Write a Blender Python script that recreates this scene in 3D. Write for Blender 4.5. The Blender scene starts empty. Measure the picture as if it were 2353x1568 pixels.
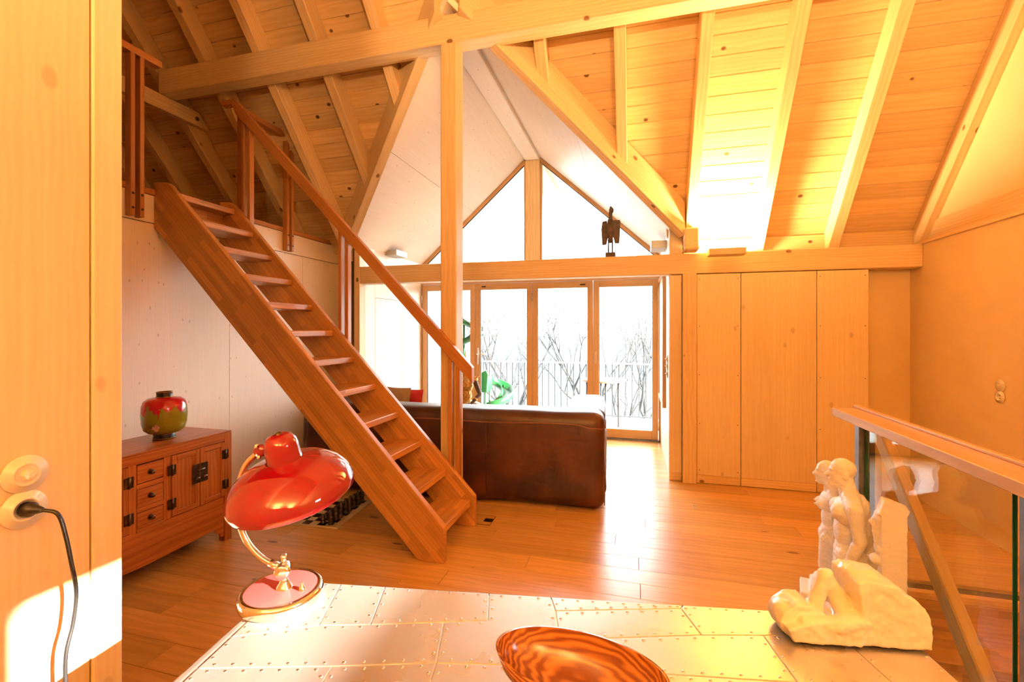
import bpy, bmesh, math, random
from math import sin, cos, pi, radians, sqrt
from mathutils import Vector, Matrix, noise

random.seed(7)
SC = bpy.context.scene
COL = SC.collection
D = bpy.data

# ------------------------------------------------------------------ camera
YAW = math.atan(283 / 1050.0)
cam_d = D.cameras.new('camera'); cam = D.objects.new('camera', cam_d); COL.objects.link(cam)
cam_d.sensor_width = 36.0
cam_d.lens = 1050.0 / 2353.0 * 36.0
cam_d.shift_y = -26.0 / 2353.0
cam_d.clip_start = 0.05; cam_d.clip_end = 3000
cam.location = (0, 0, 1.42)
cam.rotation_euler = (pi / 2, 0, YAW)
SC.camera = cam

# ------------------------------------------------------------------ world, sun, exposure
W = D.worlds.new('world'); SC.world = W; W.use_nodes = True
wb = W.node_tree.nodes['Background']
wb.inputs[0].default_value = (0.90, 0.95, 1.0, 1); wb.inputs[1].default_value = 8.0
sun_d = D.lights.new('sun', 'SUN'); sun = D.objects.new('sun', sun_d); COL.objects.link(sun)
SUN_DIR = Vector((-1, 0.18, -0.33)).normalized()
sun.rotation_euler = (-SUN_DIR).to_track_quat('Z', 'Y').to_euler()
sun_d.energy = 36; sun_d.color = (1.0, 0.93, 0.82); sun_d.angle = radians(0.9)
sun.location = (6, -1, 6)
SC.view_settings.view_transform = 'Standard'; SC.view_settings.look = 'None'
SC.view_settings.exposure = 1.38; SC.view_settings.gamma = 1.0
SC.view_settings.use_curve_mapping = False
cy = SC.cycles
cy.use_denoising = True; cy.use_light_tree = False
cy.use_adaptive_sampling = True; cy.adaptive_threshold = 0.05; cy.adaptive_min_samples = 16
cy.max_bounces = 6; cy.diffuse_bounces = 4; cy.glossy_bounces = 4; cy.transparent_max_bounces = 12
cy.sample_clamp_indirect = 8.0; cy.caustics_reflective = False; cy.caustics_refractive = False
WARM = (1.0, 0.66, 0.30)

def area_light(name, loc, direction, sx, sy, power, color=WARM, parent=None):
    l = D.lights.new(name, 'AREA'); l.shape = 'RECTANGLE'; l.size = sx; l.size_y = sy
    l.energy = power; l.color = color
    o = D.objects.new(name, l); COL.objects.link(o); o.location = loc
    o.rotation_euler = (-Vector(direction)).to_track_quat('Z', 'Y').to_euler()
    return o

# ------------------------------------------------------------------ node helpers
def new_mat(name):
    m = D.materials.new(name); m.use_nodes = True
    nt = m.node_tree
    return m, nt, nt.nodes['Principled BSDF']
def N(nt, typ, **kw):
    n = nt.nodes.new(typ)
    for k, v in kw.items():
        if k in ('operation', 'blend_type', 'data_type', 'wave_type', 'bands_direction', 'rings_direction', 'feature',
                 'distance', 'noise_dimensions', 'offset', 'offset_frequency', 'squash', 'use_clamp', 'clamp', 'interpolation_type', 'wave_profile', 'voronoi_dimensions'):
            setattr(n, k, v)
        else:
            n.inputs[k].default_value = v
    return n
def L(nt, a, b): nt.links.new(a, b)
def mixc(nt, fac, a, b, blend='MIX'):
    m = nt.nodes.new('ShaderNodeMix'); m.data_type = 'RGBA'; m.blend_type = blend
    for sock, v in ((m.inputs[0], fac), (m.inputs[6], a), (m.inputs[7], b)):
        if hasattr(v, 'is_linked'): nt.links.new(v, sock)
        elif isinstance(v, (int, float)): sock.default_value = v
        else: sock.default_value = (*v, 1)
    return m.outputs[2]
def mathn(nt, op, a, b=None, c=None, clamp=False):
    m = nt.nodes.new('ShaderNodeMath'); m.operation = op; m.use_clamp = clamp
    for i, v in enumerate((a, b, c)):
        if v is None: continue
        if hasattr(v, 'is_linked'): nt.links.new(v, m.inputs[i])
        else: m.inputs[i].default_value = v
    return m.outputs[0]
def ramp(nt, v, lo, hi):
    m = nt.nodes.new('ShaderNodeMapRange'); nt.links.new(v, m.inputs[0])
    m.inputs[1].default_value = lo; m.inputs[2].default_value = hi; m.clamp = True
    return m.outputs[0]
def obj_coords(nt, scale, rnd=40.0):
    tc = N(nt, 'ShaderNodeTexCoord'); oi = N(nt, 'ShaderNodeObjectInfo')
    off = nt.nodes.new('ShaderNodeVectorMath'); off.operation = 'MULTIPLY_ADD'
    off.inputs[1].default_value = (rnd, rnd * .37, rnd * .73)
    L(nt, oi.outputs['Random'], off.inputs[0]); L(nt, tc.outputs['Object'], off.inputs[2])
    mp = nt.nodes.new('ShaderNodeVectorMath'); mp.operation = 'MULTIPLY'
    mp.inputs[1].default_value = scale
    L(nt, off.outputs[0], mp.inputs[0])
    return mp.outputs[0], off.outputs[0], oi

def wood(name, c1, c2, knot=0.0, kcol=(0.12, 0.05, 0.02), rough=0.5, ring=0.5, var=0.12, laminate=None, spec=0.4, grain=1.0, kscale=(1.5, 6, 6), keep=.35):
    m, nt, bs = new_mat(name)
    v, base, oi = obj_coords(nt, (0.55, 9, 9), 3.0)
    n1 = N(nt, 'ShaderNodeTexNoise', Scale=1.0, Detail=2.0); L(nt, v, n1.inputs['Vector'])
    s2 = nt.nodes.new('ShaderNodeVectorMath'); s2.operation = 'MULTIPLY'; s2.inputs[1].default_value = (2.5, 90, 90); L(nt, base, s2.inputs[0])
    n2 = N(nt, 'ShaderNodeTexNoise', Scale=1.0, Detail=0.0); L(nt, s2.outputs[0], n2.inputs['Vector'])
    s3 = nt.nodes.new('ShaderNodeVectorMath'); s3.operation = 'MULTIPLY'; s3.inputs[1].default_value = (0.16, 1.0, 1.0); L(nt, base, s3.inputs[0])
    wv = N(nt, 'ShaderNodeTexWave', wave_type='RINGS', rings_direction='X', Scale=14.0 * grain, Distortion=5.0, Detail=1.0)
    wv.inputs['Detail Scale'].default_value = 1.6
    L(nt, s3.outputs[0], wv.inputs['Vector'])
    f = mathn(nt, 'MULTIPLY', wv.outputs['Fac'], ring)
    f = mathn(nt, 'MULTIPLY_ADD', n1.outputs['Fac'], 0.75, f)
    f = mathn(nt, 'MULTIPLY_ADD', n2.outputs['Fac'], 0.5, f)
    f = ramp(nt, f, 0.35, 1.05 + ring * 0.6)
    col = mixc(nt, f, c1, c2)
    if laminate:                         # glued staves along the grain
        br = N(nt, 'ShaderNodeTexBrick', offset=0.37, Scale=1.0)
        br.inputs['Brick Width'].default_value = laminate[0]; br.inputs['Row Height'].default_value = laminate[1]
        br.inputs['Mortar Size'].default_value = 0.0
        br.inputs['Color1'].default_value = (0.72, 0.72, 0.72, 1); br.inputs['Color2'].default_value = (1.25, 1.25, 1.25, 1)
        br.inputs['Bias'].default_value = 0.0
        mp = nt.nodes.new('ShaderNodeVectorMath'); mp.operation = 'MULTIPLY'; mp.inputs[1].default_value = (1, 1, 1); L(nt, base, mp.inputs[0])
        sw = nt.nodes.new('ShaderNodeSeparateXYZ'); L(nt, mp.outputs[0], sw.inputs[0])
        cb = nt.nodes.new('ShaderNodeCombineXYZ'); L(nt, sw.outputs[0], cb.inputs[0])
        L(nt, mathn(nt, 'ADD', sw.outputs[2], sw.outputs[1]), cb.inputs[1])
        L(nt, cb.outputs[0], br.inputs['Vector'])
        col = mixc(nt, 0.75, col, br.outputs['Color'], 'MULTIPLY')
    if knot > 0:
        s4 = nt.nodes.new('ShaderNodeVectorMath'); s4.operation = 'MULTIPLY'; s4.inputs[1].default_value = kscale; L(nt, base, s4.inputs[0])
        vo = N(nt, 'ShaderNodeTexVoronoi', Scale=1.0); L(nt, s4.outputs[0], vo.inputs['Vector'])
        mask = ramp(nt, vo.outputs['Distance'], 0.15, 0.10)
        sp = nt.nodes.new('ShaderNodeSeparateColor'); L(nt, vo.outputs['Color'], sp.inputs[0])
        mask = mathn(nt, 'MULTIPLY', mask, mathn(nt, 'GREATER_THAN', sp.outputs[0], keep))
        col = mixc(nt, mathn(nt, 'MULTIPLY', mask, knot), col, kcol)
    hs = N(nt, 'ShaderNodeHueSaturation'); L(nt, col, hs.inputs['Color'])
    L(nt, mathn(nt, 'MULTIPLY_ADD', oi.outputs['Random'], 2 * var, 1 - var), hs.inputs['Value'])
    L(nt, hs.outputs[0], bs.inputs['Base Color'])
    bs.inputs['Roughness'].default_value = rough
    bs.inputs['Specular IOR Level'].default_value = spec
    return m

def plain(name, col, rough=0.5, metal=0.0, spec=0.5, coat=0.0, emit=None):
    m, nt, bs = new_mat(name)
    bs.inputs['Base Color'].default_value = (*col, 1); bs.inputs['Roughness'].default_value = rough
    bs.inputs['Metallic'].default_value = metal; bs.inputs['Specular IOR Level'].default_value = spec
    if coat: bs.inputs['Coat Weight'].default_value = coat; bs.inputs['Coat Roughness'].default_value = 0.04
    if emit:
        bs.inputs['Emission Color'].default_value = (*emit[0], 1); bs.inputs['Emission Strength'].default_value = emit[1]
    return m

def mottled(name, c1, c2, scale, rough=0.5, rough2=None, bump=0.0, bscale=60, metal=0.0, detail=5.0, lo=0.35, hi=0.65):
    m, nt, bs = new_mat(name)
    v, base, oi = obj_coords(nt, (1, 1, 1))
    n = N(nt, 'ShaderNodeTexNoise', Scale=scale, Detail=detail); L(nt, v, n.inputs['Vector'])
    f = ramp(nt, n.outputs['Fac'], lo, hi)
    L(nt, mixc(nt, f, c1, c2), bs.inputs['Base Color'])
    bs.inputs['Metallic'].default_value = metal
    if rough2 is not None:
        r = nt.nodes.new('ShaderNodeMapRange'); L(nt, f, r.inputs[0]); r.inputs[3].default_value = rough; r.inputs[4].default_value = rough2
        L(nt, r.outputs[0], bs.inputs['Roughness'])
    else: bs.inputs['Roughness'].default_value = rough
    if bump:
        b = N(nt, 'ShaderNodeBump', Strength=bump, Distance=0.01)
        n2 = N(nt, 'ShaderNodeTexNoise', Scale=bscale, Detail=4.0); L(nt, v, n2.inputs['Vector'])
        L(nt, n2.outputs['Fac'], b.inputs['Height']); L(nt, b.outputs[0], bs.inputs['Normal'])
    return m

def pane_mat(name, tint=(1, 1, 1), refl=1.0):
    m = D.materials.new(name); m.use_nodes = True; nt = m.node_tree
    nt.nodes.remove(nt.nodes['Principled BSDF'])
    out = nt.nodes['Material Output']
    tr = N(nt, 'ShaderNodeBsdfTransparent'); tr.inputs[0].default_value = (*tint, 1)
    gl = N(nt, 'ShaderNodeBsdfGlossy'); gl.inputs['Roughness'].default_value = 0.0
    fr = N(nt, 'ShaderNodeFresnel'); geo = N(nt, 'ShaderNodeNewGeometry')
    L(nt, mathn(nt, 'MULTIPLY_ADD', geo.outputs['Backfacing'], 1 / 1.5 - 1.5, 1.5), fr.inputs[0])   # same reflectance on both faces of the sheet
    mx = N(nt, 'ShaderNodeMixShader')
    L(nt, mathn(nt, 'MULTIPLY', fr.outputs[0], refl, clamp=True), mx.inputs[0])
    L(nt, tr.outputs[0], mx.inputs[1]); L(nt, gl.outputs[0], mx.inputs[2]); L(nt, mx.outputs[0], out.inputs[0])
    return m

M = {}
M['spruce'] = wood('spruce_timber', (0.84, 0.63, 0.36), (0.70, 0.465, 0.225), knot=0.9, kcol=(0.20, 0.085, 0.03), rough=0.5, ring=0.45, kscale=(5, 8, 8), keep=.70)
M['board'] = wood('spruce_roof_board', (0.80, 0.555, 0.28), (0.67, 0.425, 0.185), knot=0.95, kcol=(0.14, 0.055, 0.02), rough=0.55, ring=0.45, var=0.14, kscale=(6, 8, 8), keep=.55)
M['panel'] = wood('spruce_panel', (0.83, 0.655, 0.41), (0.74, 0.555, 0.32), knot=0.35, kcol=(0.34, 0.18, 0.08), rough=0.42, ring=0.25, var=0.05, kscale=(5, 8, 8), keep=.5, grain=1.3)
M['ply'] = wood('pale_plywood', (0.90, 0.755, 0.61), (0.84, 0.68, 0.52), knot=0.45, kcol=(0.36, 0.20, 0.11), rough=0.5, ring=0.2, var=0.03, kscale=(11, 20, 20), keep=.62, grain=1.4)
M['larch'] = wood('larch_door_frame', (0.62, 0.36, 0.16), (0.52, 0.28, 0.11), rough=0.4, ring=0.2, var=0.05)
M['floor'] = wood('oak_floor_plank', (0.72, 0.415, 0.145), (0.56, 0.295, 0.09), knot=0.8, kcol=(0.10, 0.04, 0.02), rough=0.28, ring=0.5, var=0.17, spec=0.6, kscale=(3, 9, 9), keep=.80)
M['stair'] = wood('oiled_oak_stair', (0.60, 0.285, 0.085), (0.46, 0.195, 0.05), rough=0.34, ring=0.35, var=0.06, laminate=(0.42, 0.042), spec=0.5)
M['rail'] = wood('oak_rail', (0.50, 0.215, 0.065), (0.38, 0.145, 0.04), rough=0.34, ring=0.3, var=0.08)
M['ash'] = wood('pale_oak_rail', (0.66, 0.42, 0.19), (0.55, 0.32, 0.13), rough=0.35, ring=0.5, var=0.04, knot=0.4)
M['elm'] = wood('red_elm_cabinet', (0.54, 0.185, 0.05), (0.36, 0.105, 0.026), rough=0.32, ring=0.6, var=0.12, knot=0.4, kcol=(0.08, 0.02, 0.01))
M['zebra'] = wood('striped_bowl_wood', (0.56, 0.21, 0.04), (0.20, 0.05, 0.012), rough=0.16, ring=1.5, var=0.0, grain=2.4, spec=0.6)
M['darkwood'] = mottled('dark_carved_wood', (0.10, 0.055, 0.035), (0.045, 0.025, 0.018), 30, rough=0.6)
M['plaster'] = mottled('clay_plaster', (0.84, 0.63, 0.35), (0.80, 0.595, 0.325), 3.0, rough=0.85, bump=0.12, bscale=35)
M['leather'] = mottled('brown_leather', (0.095, 0.026, 0.010), (0.028, 0.008, 0.005), 3.2, rough=0.36, rough2=0.46, bump=0.06, bscale=140)
M['pipe'] = plain('leather_piping', (0.20, 0.065, 0.03), 0.35)
M['alu'] = mottled('riveted_aluminium', (0.80, 0.75, 0.68), (0.68, 0.63, 0.57), 5, rough=0.24, rough2=0.38, bump=0.006, bscale=4, metal=0.88)
M['rivet'] = plain('rivet_metal', (0.62, 0.55, 0.48), 0.3, 1.0)
M['seam'] = plain('dark_seam', (0.10, 0.07, 0.05), 0.7)
M['chrome'] = plain('chrome', (0.88, 0.84, 0.76), 0.06, 1.0)
M['red'] = plain('red_enamel', (0.27, 0.001, 0.010), 0.07, 0.0, 0.5, coat=0.8)
M['red_plate'] = plain('sunwashed_red_enamel', (0.42, 0.050, 0.045), 0.3, 0.0, 0.5, coat=0.5)  # red enamel with the pink wash of sun glare put into its colour
M['cream_enamel'] = plain('cream_enamel', (0.85, 0.82, 0.75), 0.3)
M['steel'] = mottled('dark_steel', (0.24, 0.25, 0.27), (0.17, 0.18, 0.20), 14, rough=0.42, metal=0.7)
M['black'] = plain('black_plastic', (0.012, 0.010, 0.009), 0.4)
M['brass'] = mottled('aged_brass', (0.16, 0.11, 0.06), (0.09, 0.065, 0.04), 40, rough=0.38, metal=0.9)
M['gold'] = mottled('old_gold_leaf', (0.62, 0.36, 0.09), (0.33, 0.17, 0.045), 45, rough=0.36, metal=0.5, bump=0.3, bscale=80)
M['porcelain'] = plain('cream_porcelain', (0.82, 0.74, 0.56), 0.18, 0, 0.5, coat=0.4)
M['marble'] = mottled('white_marble', (0.90, 0.88, 0.84), (0.82, 0.80, 0.76), 6, rough=0.5, bump=0.25, bscale=55)
M['marble_smooth'] = mottled('polished_alabaster', (0.90, 0.80, 0.62), (0.84, 0.73, 0.54), 5, rough=0.3)
M['greyfix'] = plain('grey_lamp_housing', (0.42, 0.39, 0.35), 0.45, 0.3)
M['woodfix'] = plain('beige_lamp_housing', (0.58, 0.44, 0.26), 0.5)
M['glow'] = plain('lamp_tube', (1, 1, 1), 0.5, emit=((1.0, 0.72, 0.38), 18.0))
M['glass'] = pane_mat('clear_pane', (0.97, 0.985, 0.98), 0.7)
M['balglass'] = pane_mat('balustrade_glass', (0.96, 0.98, 0.96), 1.0)
M['glassedge'] = plain('green_glass_edge', (0.005, 0.10, 0.055), 0.15)
M['white'] = plain('white_paint', (0.82, 0.82, 0.80), 0.5)
M['pale_rail'] = plain('galvanised_rail', (0.023, 0.027, 0.033), 0.5, 0.0)
M['deck'] = plain('pale_deck', (0.55, 0.55, 0.54), 0.8)
M['green'] = plain('green_plastic', (0.004, 0.08, 0.017), 0.4)
M['bark'] = mottled('lichen_bark', (0.011, 0.010, 0.0095), (0.022, 0.023, 0.022), 12, rough=0.9)
M['hill'] = mottled('hazy_hill', (0.018, 0.025, 0.034), (0.015, 0.022, 0.031), 0.01, rough=1.0)
M['meadow'] = mottled('pale_meadow', (0.031, 0.037, 0.038), (0.021, 0.025, 0.029), 0.08, rough=1.0)
M['rooftile'] = plain('slate_roof', (0.03, 0.035, 0.045), 0.8)
M['beige_cloth'] = mottled('beige_cloth', (0.42, 0.28, 0.17), (0.36, 0.23, 0.13), 30, rough=0.9)
M['red_cloth'] = plain('red_cloth', (0.55, 0.03, 0.04), 0.85)
M['chess_board'] = plain('cream_board', (0.55, 0.45, 0.30), 0.5)
M['chess_dark'] = mottled('dark_soapstone', (0.045, 0.035, 0.026), (0.025, 0.02, 0.016), 30, rough=0.25)
M['chess_light'] = mottled('cream_soapstone', (0.66, 0.50, 0.28), (0.58, 0.42, 0.22), 20, rough=0.35)
M['slab'] = plain('subfloor', (0.10, 0.06, 0.03), 0.9)
M['tabletop'] = plain('terrace_table_top', (0.22, 0.10, 0.05), 0.6)

# ------------------------------------------------------------------ geometry helpers
WORLD = {}
def base_loc(co):
    xs = [c[0] for c in co]; ys = [c[1] for c in co]; zs = [c[2] for c in co]
    return Vector(((min(xs) + max(xs)) / 2, (min(ys) + max(ys)) / 2, min(zs)))
def link(o, parent, mw):
    COL.objects.link(o); WORLD[o.name] = mw
    if parent is not None:
        o.parent = parent; o.matrix_parent_inverse = WORLD[parent.name].inverted()
    o.matrix_basis = mw
    return o
def empty(name, loc, label=None, cat=None, group=None, kind=None):
    o = D.objects.new(name, None); o.empty_display_size = 0.1
    link(o, None, Matrix.Translation(Vector(loc)))
    return tag(o, label, cat, group, kind)
def tag(o, label=None, cat=None, group=None, kind=None):
    if label: o['label'] = label
    if cat: o['category'] = cat
    if group: o['group'] = group
    if kind: o['kind'] = kind
    return o
def addmesh(name, verts, faces, mat, parent=None, mw=None, smooth=False, bevel=0.0, seg=1, smooth_angle=None):
    """verts are in WORLD coordinates; mw is the local frame the mesh is expressed in"""
    if mw is None: mw = Matrix.Translation(base_loc(verts))
    inv = mw.inverted()
    me = D.meshes.new(name)
    me.from_pydata([tuple(inv @ Vector(v)) for v in verts], [], faces)
    bm = bmesh.new(); bm.from_mesh(me); bmesh.ops.recalc_face_normals(bm, faces=bm.faces); bm.to_mesh(me); bm.free()
    if smooth: me.polygons.foreach_set('use_smooth', [True] * len(me.polygons))
    me.materials.append(mat)
    o = D.objects.new(name, me); link(o, parent, mw)
    if bevel > 0:
        b = o.modifiers.new('bevel', 'BEVEL'); b.width = bevel; b.segments = seg; b.limit_method = 'ANGLE'; b.angle_limit = radians(40)
    return o
def frame(origin, x, up=(0, 0, 1)):
    x = Vector(x).normalized(); up = Vector(up)
    y = up.cross(x)
    if y.length < 1e-5: y = Vector((0, 1, 0)).cross(x) if abs(x.y) < .9 else Vector((1, 0, 0)).cross(x)
    y.normalize(); z = x.cross(y).normalized()
    m = Matrix(((x.x, y.x, z.x, origin[0]), (x.y, y.y, z.y, origin[1]), (x.z, y.z, z.z, origin[2]), (0, 0, 0, 1)))
    return m
BOXF = [(0, 1, 2, 3), (7, 6, 5, 4), (0, 4, 5, 1), (1, 5, 6, 2), (2, 6, 7, 3), (3, 7, 4, 0)]
def box(name, x, y, z, mat, parent=None, grain='x', bevel=0.003, seg=1):
    x0, x1 = sorted(x); y0, y1 = sorted(y); z0, z1 = sorted(z)
    vs = [(x0, y0, z0), (x1, y0, z0), (x1, y1, z0), (x0, y1, z0), (x0, y0, z1), (x1, y0, z1), (x1, y1, z1), (x0, y1, z1)]
    c = ((x0 + x1) / 2, (y0 + y1) / 2, z0)
    g = {'x': (1, 0, 0), 'y': (0, 1, 0), 'z': (0, 0, 1)}[grain]
    mw = Matrix.Translation(Vector(c)) if grain == 'x' else frame(c, g, (0, 0, 1) if grain == 'y' else (0, 1, 0))
    return addmesh(name, vs, BOXF, mat, parent, mw, bevel=bevel, seg=seg)
def timber(name, p0, p1, w, h, mat, parent=None, up=(0, 0, 1), bevel=0.004, z_off=0.0):
    """beam from p0 to p1; w across, h along the frame's z; axis is the centre of the lower face when z_off=0"""
    p0 = Vector(p0); p1 = Vector(p1); mw = frame(p0, p1 - p0, up); ln = (p1 - p0).length
    vs = []
    for zz in (z_off, z_off + h):
        for xx, yy in ((0, -w / 2), (ln, -w / 2), (ln, w / 2), (0, w / 2)):
            vs.append(mw @ Vector((xx, yy, zz)))
    return addmesh(name, vs, BOXF, mat, parent, mw, bevel=bevel)
def prism(name, pts, ext, mat, parent=None, grain=None, bevel=0.003, seg=1, smooth=False):
    """pts: 3d polygon, extruded along ext"""
    n = len(pts); ext = Vector(ext); pts = [Vector(p) for p in pts]
    vs = pts + [p + ext for p in pts]
    fs = [tuple(range(n)), tuple(reversed(range(n, 2 * n)))] + [(i, (i + 1) % n, n + (i + 1) % n, n + i) for i in range(n)]
    b = base_loc(vs)
    mw = Matrix.Translation(b) if grain is None else frame(b, grain, ext if abs(Vector(grain).normalized().dot(ext.normalized())) < .9 else (0, 0, 1))
    return addmesh(name, vs, fs, mat, parent, mw, bevel=bevel, seg=seg, smooth=smooth)
def lathe(name, prof, center, mat, parent=None, axis=(0, 0, 1), segs=40, sx=1.0, sy=1.0, smooth=True, rot=0.0):
    ax = Vector(axis).normalized()
    q = ax.to_track_quat('Z', 'Y').to_matrix().to_4x4()
    mw = Matrix.Translation(Vector(center)) @ q @ Matrix.Rotation(rot, 4, 'Z')
    vs = []; fs = []; n = len(prof)
    for i in range(segs):
        a = 2 * pi * i / segs
        for r, z in prof: vs.append(mw @ Vector((r * cos(a) * sx, r * sin(a) * sy, z)))
    for i in range(segs):
        j = (i + 1) % segs
        for k in range(n - 1):
            fs.append((i * n + k, j * n + k, j * n + k + 1, i * n + k + 1))
    me_v = vs
    o = addmesh(name, me_v, fs, mat, parent, mw, smooth=smooth)
    bm = bmesh.new(); bm.from_mesh(o.data); bmesh.ops.remove_doubles(bm, verts=bm.verts, dist=1e-5)
    bmesh.ops.recalc_face_normals(bm, faces=bm.faces); bm.to_mesh(o.data); bm.free()
    if smooth: o.data.polygons.foreach_set('use_smooth', [True] * len(o.data.polygons))
    return o
def tube_geo(pts, r, segs=8, closed_ends=True):
    pts = [Vector(p) for p in pts]; rs = r if isinstance(r, (list, tuple)) else [r] * len(pts)
    vs = []; fs = []; ref = None
    for i, p in enumerate(pts):
        t = (pts[min(i + 1, len(pts) - 1)] - pts[max(i - 1, 0)]).normalized()
        if ref is None:
            ref = Vector((0, 0, 1)).cross(t)
            if ref.length < 1e-3: ref = Vector((1, 0, 0))
        ref = (ref - t * ref.dot(t)).normalized(); b = t.cross(ref)
        for k in range(segs):
            a = 2 * pi * k / segs
            vs.append(p + (ref * cos(a) + b * sin(a)) * rs[i])
    for i in range(len(pts) - 1):
        for k in range(segs):
            k2 = (k + 1) % segs
            fs.append((i * segs + k, i * segs + k2, (i + 1) * segs + k2, (i + 1) * segs + k))
    if closed_ends:
        fs.append(tuple(range(segs))[::-1]); fs.append(tuple((len(pts) - 1) * segs + k for k in range(segs)))
    return vs, fs
def tube(name, pts, r, mat, parent=None, segs=8):
    vs, fs = tube_geo(pts, r, segs)
    return addmesh(name, vs, fs, mat, parent, smooth=True)
def spline(pts, n=8):
    pts = [Vector(p) for p in pts]; out = []
    P = [2 * pts[0] - pts[1]] + pts + [2 * pts[-1] - pts[-2]]
    for i in range(1, len(P) - 2):
        for k in range(n):
            t = k / n; a, b, c, d = P[i - 1:i + 3]
            out.append(0.5 * ((2 * b) + (c - a) * t + (2 * a - 5 * b + 4 * c - d) * t * t + (-a + 3 * b - 3 * c + d) * t ** 3))
    out.append(pts[-1]); return out
_ico = {}
def ico(sub=2):
    if sub not in _ico:
        bm = bmesh.new(); bmesh.ops.create_icosphere(bm, subdivisions=sub, radius=1.0)
        _ico[sub] = ([v.co.copy() for v in bm.verts], [tuple(v.index for v in f.verts) for f in bm.faces]); bm.free()
    return _ico[sub]
def blob(name, elems, mat, parent=None, voxel=0.006, smooth=4, rough=0.0, rscale=0.03, mw=Matrix.Identity(4), dec=None):
    """one continuous surface grown around ellipsoids ('s',c,r[,euler]), tapered limbs ('c',p0,p1,r0,r1) and blocks ('b',c,half[,euler])"""
    vs = []; fs = []
    def put(v, f):
        n = len(vs); vs.extend(v); fs.extend(tuple(i + n for i in t) for t in f)
    iv, jf = ico(2)
    for e in elems:
        if e[0] == 's':
            R = Matrix.Identity(3)
            if len(e) > 3:
                from mathutils import Euler
                R = Euler(e[3]).to_matrix()
            r = e[2] if isinstance(e[2], (tuple, list)) else (e[2],) * 3
            put([mw @ (Vector(e[1]) + R @ Vector((v.x * r[0], v.y * r[1], v.z * r[2]))) for v in iv], jf)
        elif e[0] == 'c':
            a, b = Vector(e[1]), Vector(e[2]); n = max(3, int((b - a).length / (min(e[3], e[4]) * 0.45)))
            for i in range(n + 1):
                t = i / n; c = a.lerp(b, t); r = e[3] + (e[4] - e[3]) * t
                put([mw @ (c + v * r) for v in iv], jf)
        elif e[0] == 'p':                # ('p', outline in x-z, y0, y1)
            q = e[1]; n = len(q); y0, y1 = e[2], e[3]
            put([mw @ Vector((a, y0, b)) for a, b in q] + [mw @ Vector((a, y1, b)) for a, b in q],
                [tuple(range(n)), tuple(range(2 * n - 1, n - 1, -1))] + [(i, n + i, n + (i + 1) % n, (i + 1) % n) for i in range(n)])
        else:
            from mathutils import Euler
            R = Euler(e[3]).to_matrix() if len(e) > 3 else Matrix.Identity(3)
            h = e[2]; c = Vector(e[1])
            cs = [(-1, -1, -1), (1, -1, -1), (1, 1, -1), (-1, 1, -1), (-1, -1, 1), (1, -1, 1), (1, 1, 1), (-1, 1, 1)]
            put([mw @ (c + R @ Vector((p[0] * h[0], p[1] * h[1], p[2] * h[2]))) for p in cs], [tuple(reversed(f)) for f in BOXF])
    me = D.meshes.new(name); b0 = base_loc(vs); me.from_pydata([tuple(v - b0) for v in vs], [], fs)
    me.materials.append(mat)
    o = D.objects.new(name, me); link(o, parent, Matrix.Translation(b0))
    rm = o.modifiers.new('remesh', 'REMESH'); rm.mode = 'VOXEL'; rm.voxel_size = voxel; rm.use_smooth_shade = True
    if smooth:
        sm = o.modifiers.new('smooth', 'SMOOTH'); sm.factor = 0.5; sm.iterations = smooth
    if rough:
        tx = D.textures.new(name + '_rough', 'CLOUDS'); tx.noise_scale = rscale; tx.noise_depth = 2
        dp = o.modifiers.new('rough', 'DISPLACE'); dp.texture = tx; dp.strength = rough; dp.texture_coords = 'LOCAL'
    return o
def dup(root, delta_mw=None, label=None, group=None):
    """copy a thing with its parts and sub-parts; delta_mw is applied in world space"""
    def cp(o, par):
        c = o.copy(); COL.objects.link(c)
        mw = WORLD[o.name] if delta_mw is None else delta_mw @ WORLD[o.name]
        WORLD[c.name] = mw
        if par is not None: c.parent = par; c.matrix_parent_inverse = WORLD[par.name].inverted()
        c.matrix_basis = mw
        for ch in [k for k in D.objects if k.parent == o]: cp(ch, c)
        return c
    c = cp(root, None)
    if label: c['label'] = label
    if group: c['group'] = group
    return c
def struct(o): o['kind'] = 'structure'; return o

# ================================================================== SETTING
XL, XR = -3.42, 2.30            # wall under the loft, plaster wall of the stairwell
YB, YD = 4.53, 6.06             # face of the eaves beam, door plane of the dormer
DL, DR = -3.00, 0.31            # dormer cheeks
ZL = 2.45                       # loft floor
RX0, RX1 = -6.0, 2.40           # roof extent
T = 1.2                         # roof pitch (dz/dy)
YR = 1.35                       # ridge
def zr(y): return 2.14 + T * (4.6 - y)            # underside of the rafters
def zb(y): return 2.39 + T * (4.6 - y)            # face of the roof boards
DX, DZ, DK = -1.345, 3.855, 0.898
def zd(x): return DZ - DK * abs(x - DX)           # dormer ceiling

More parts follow.
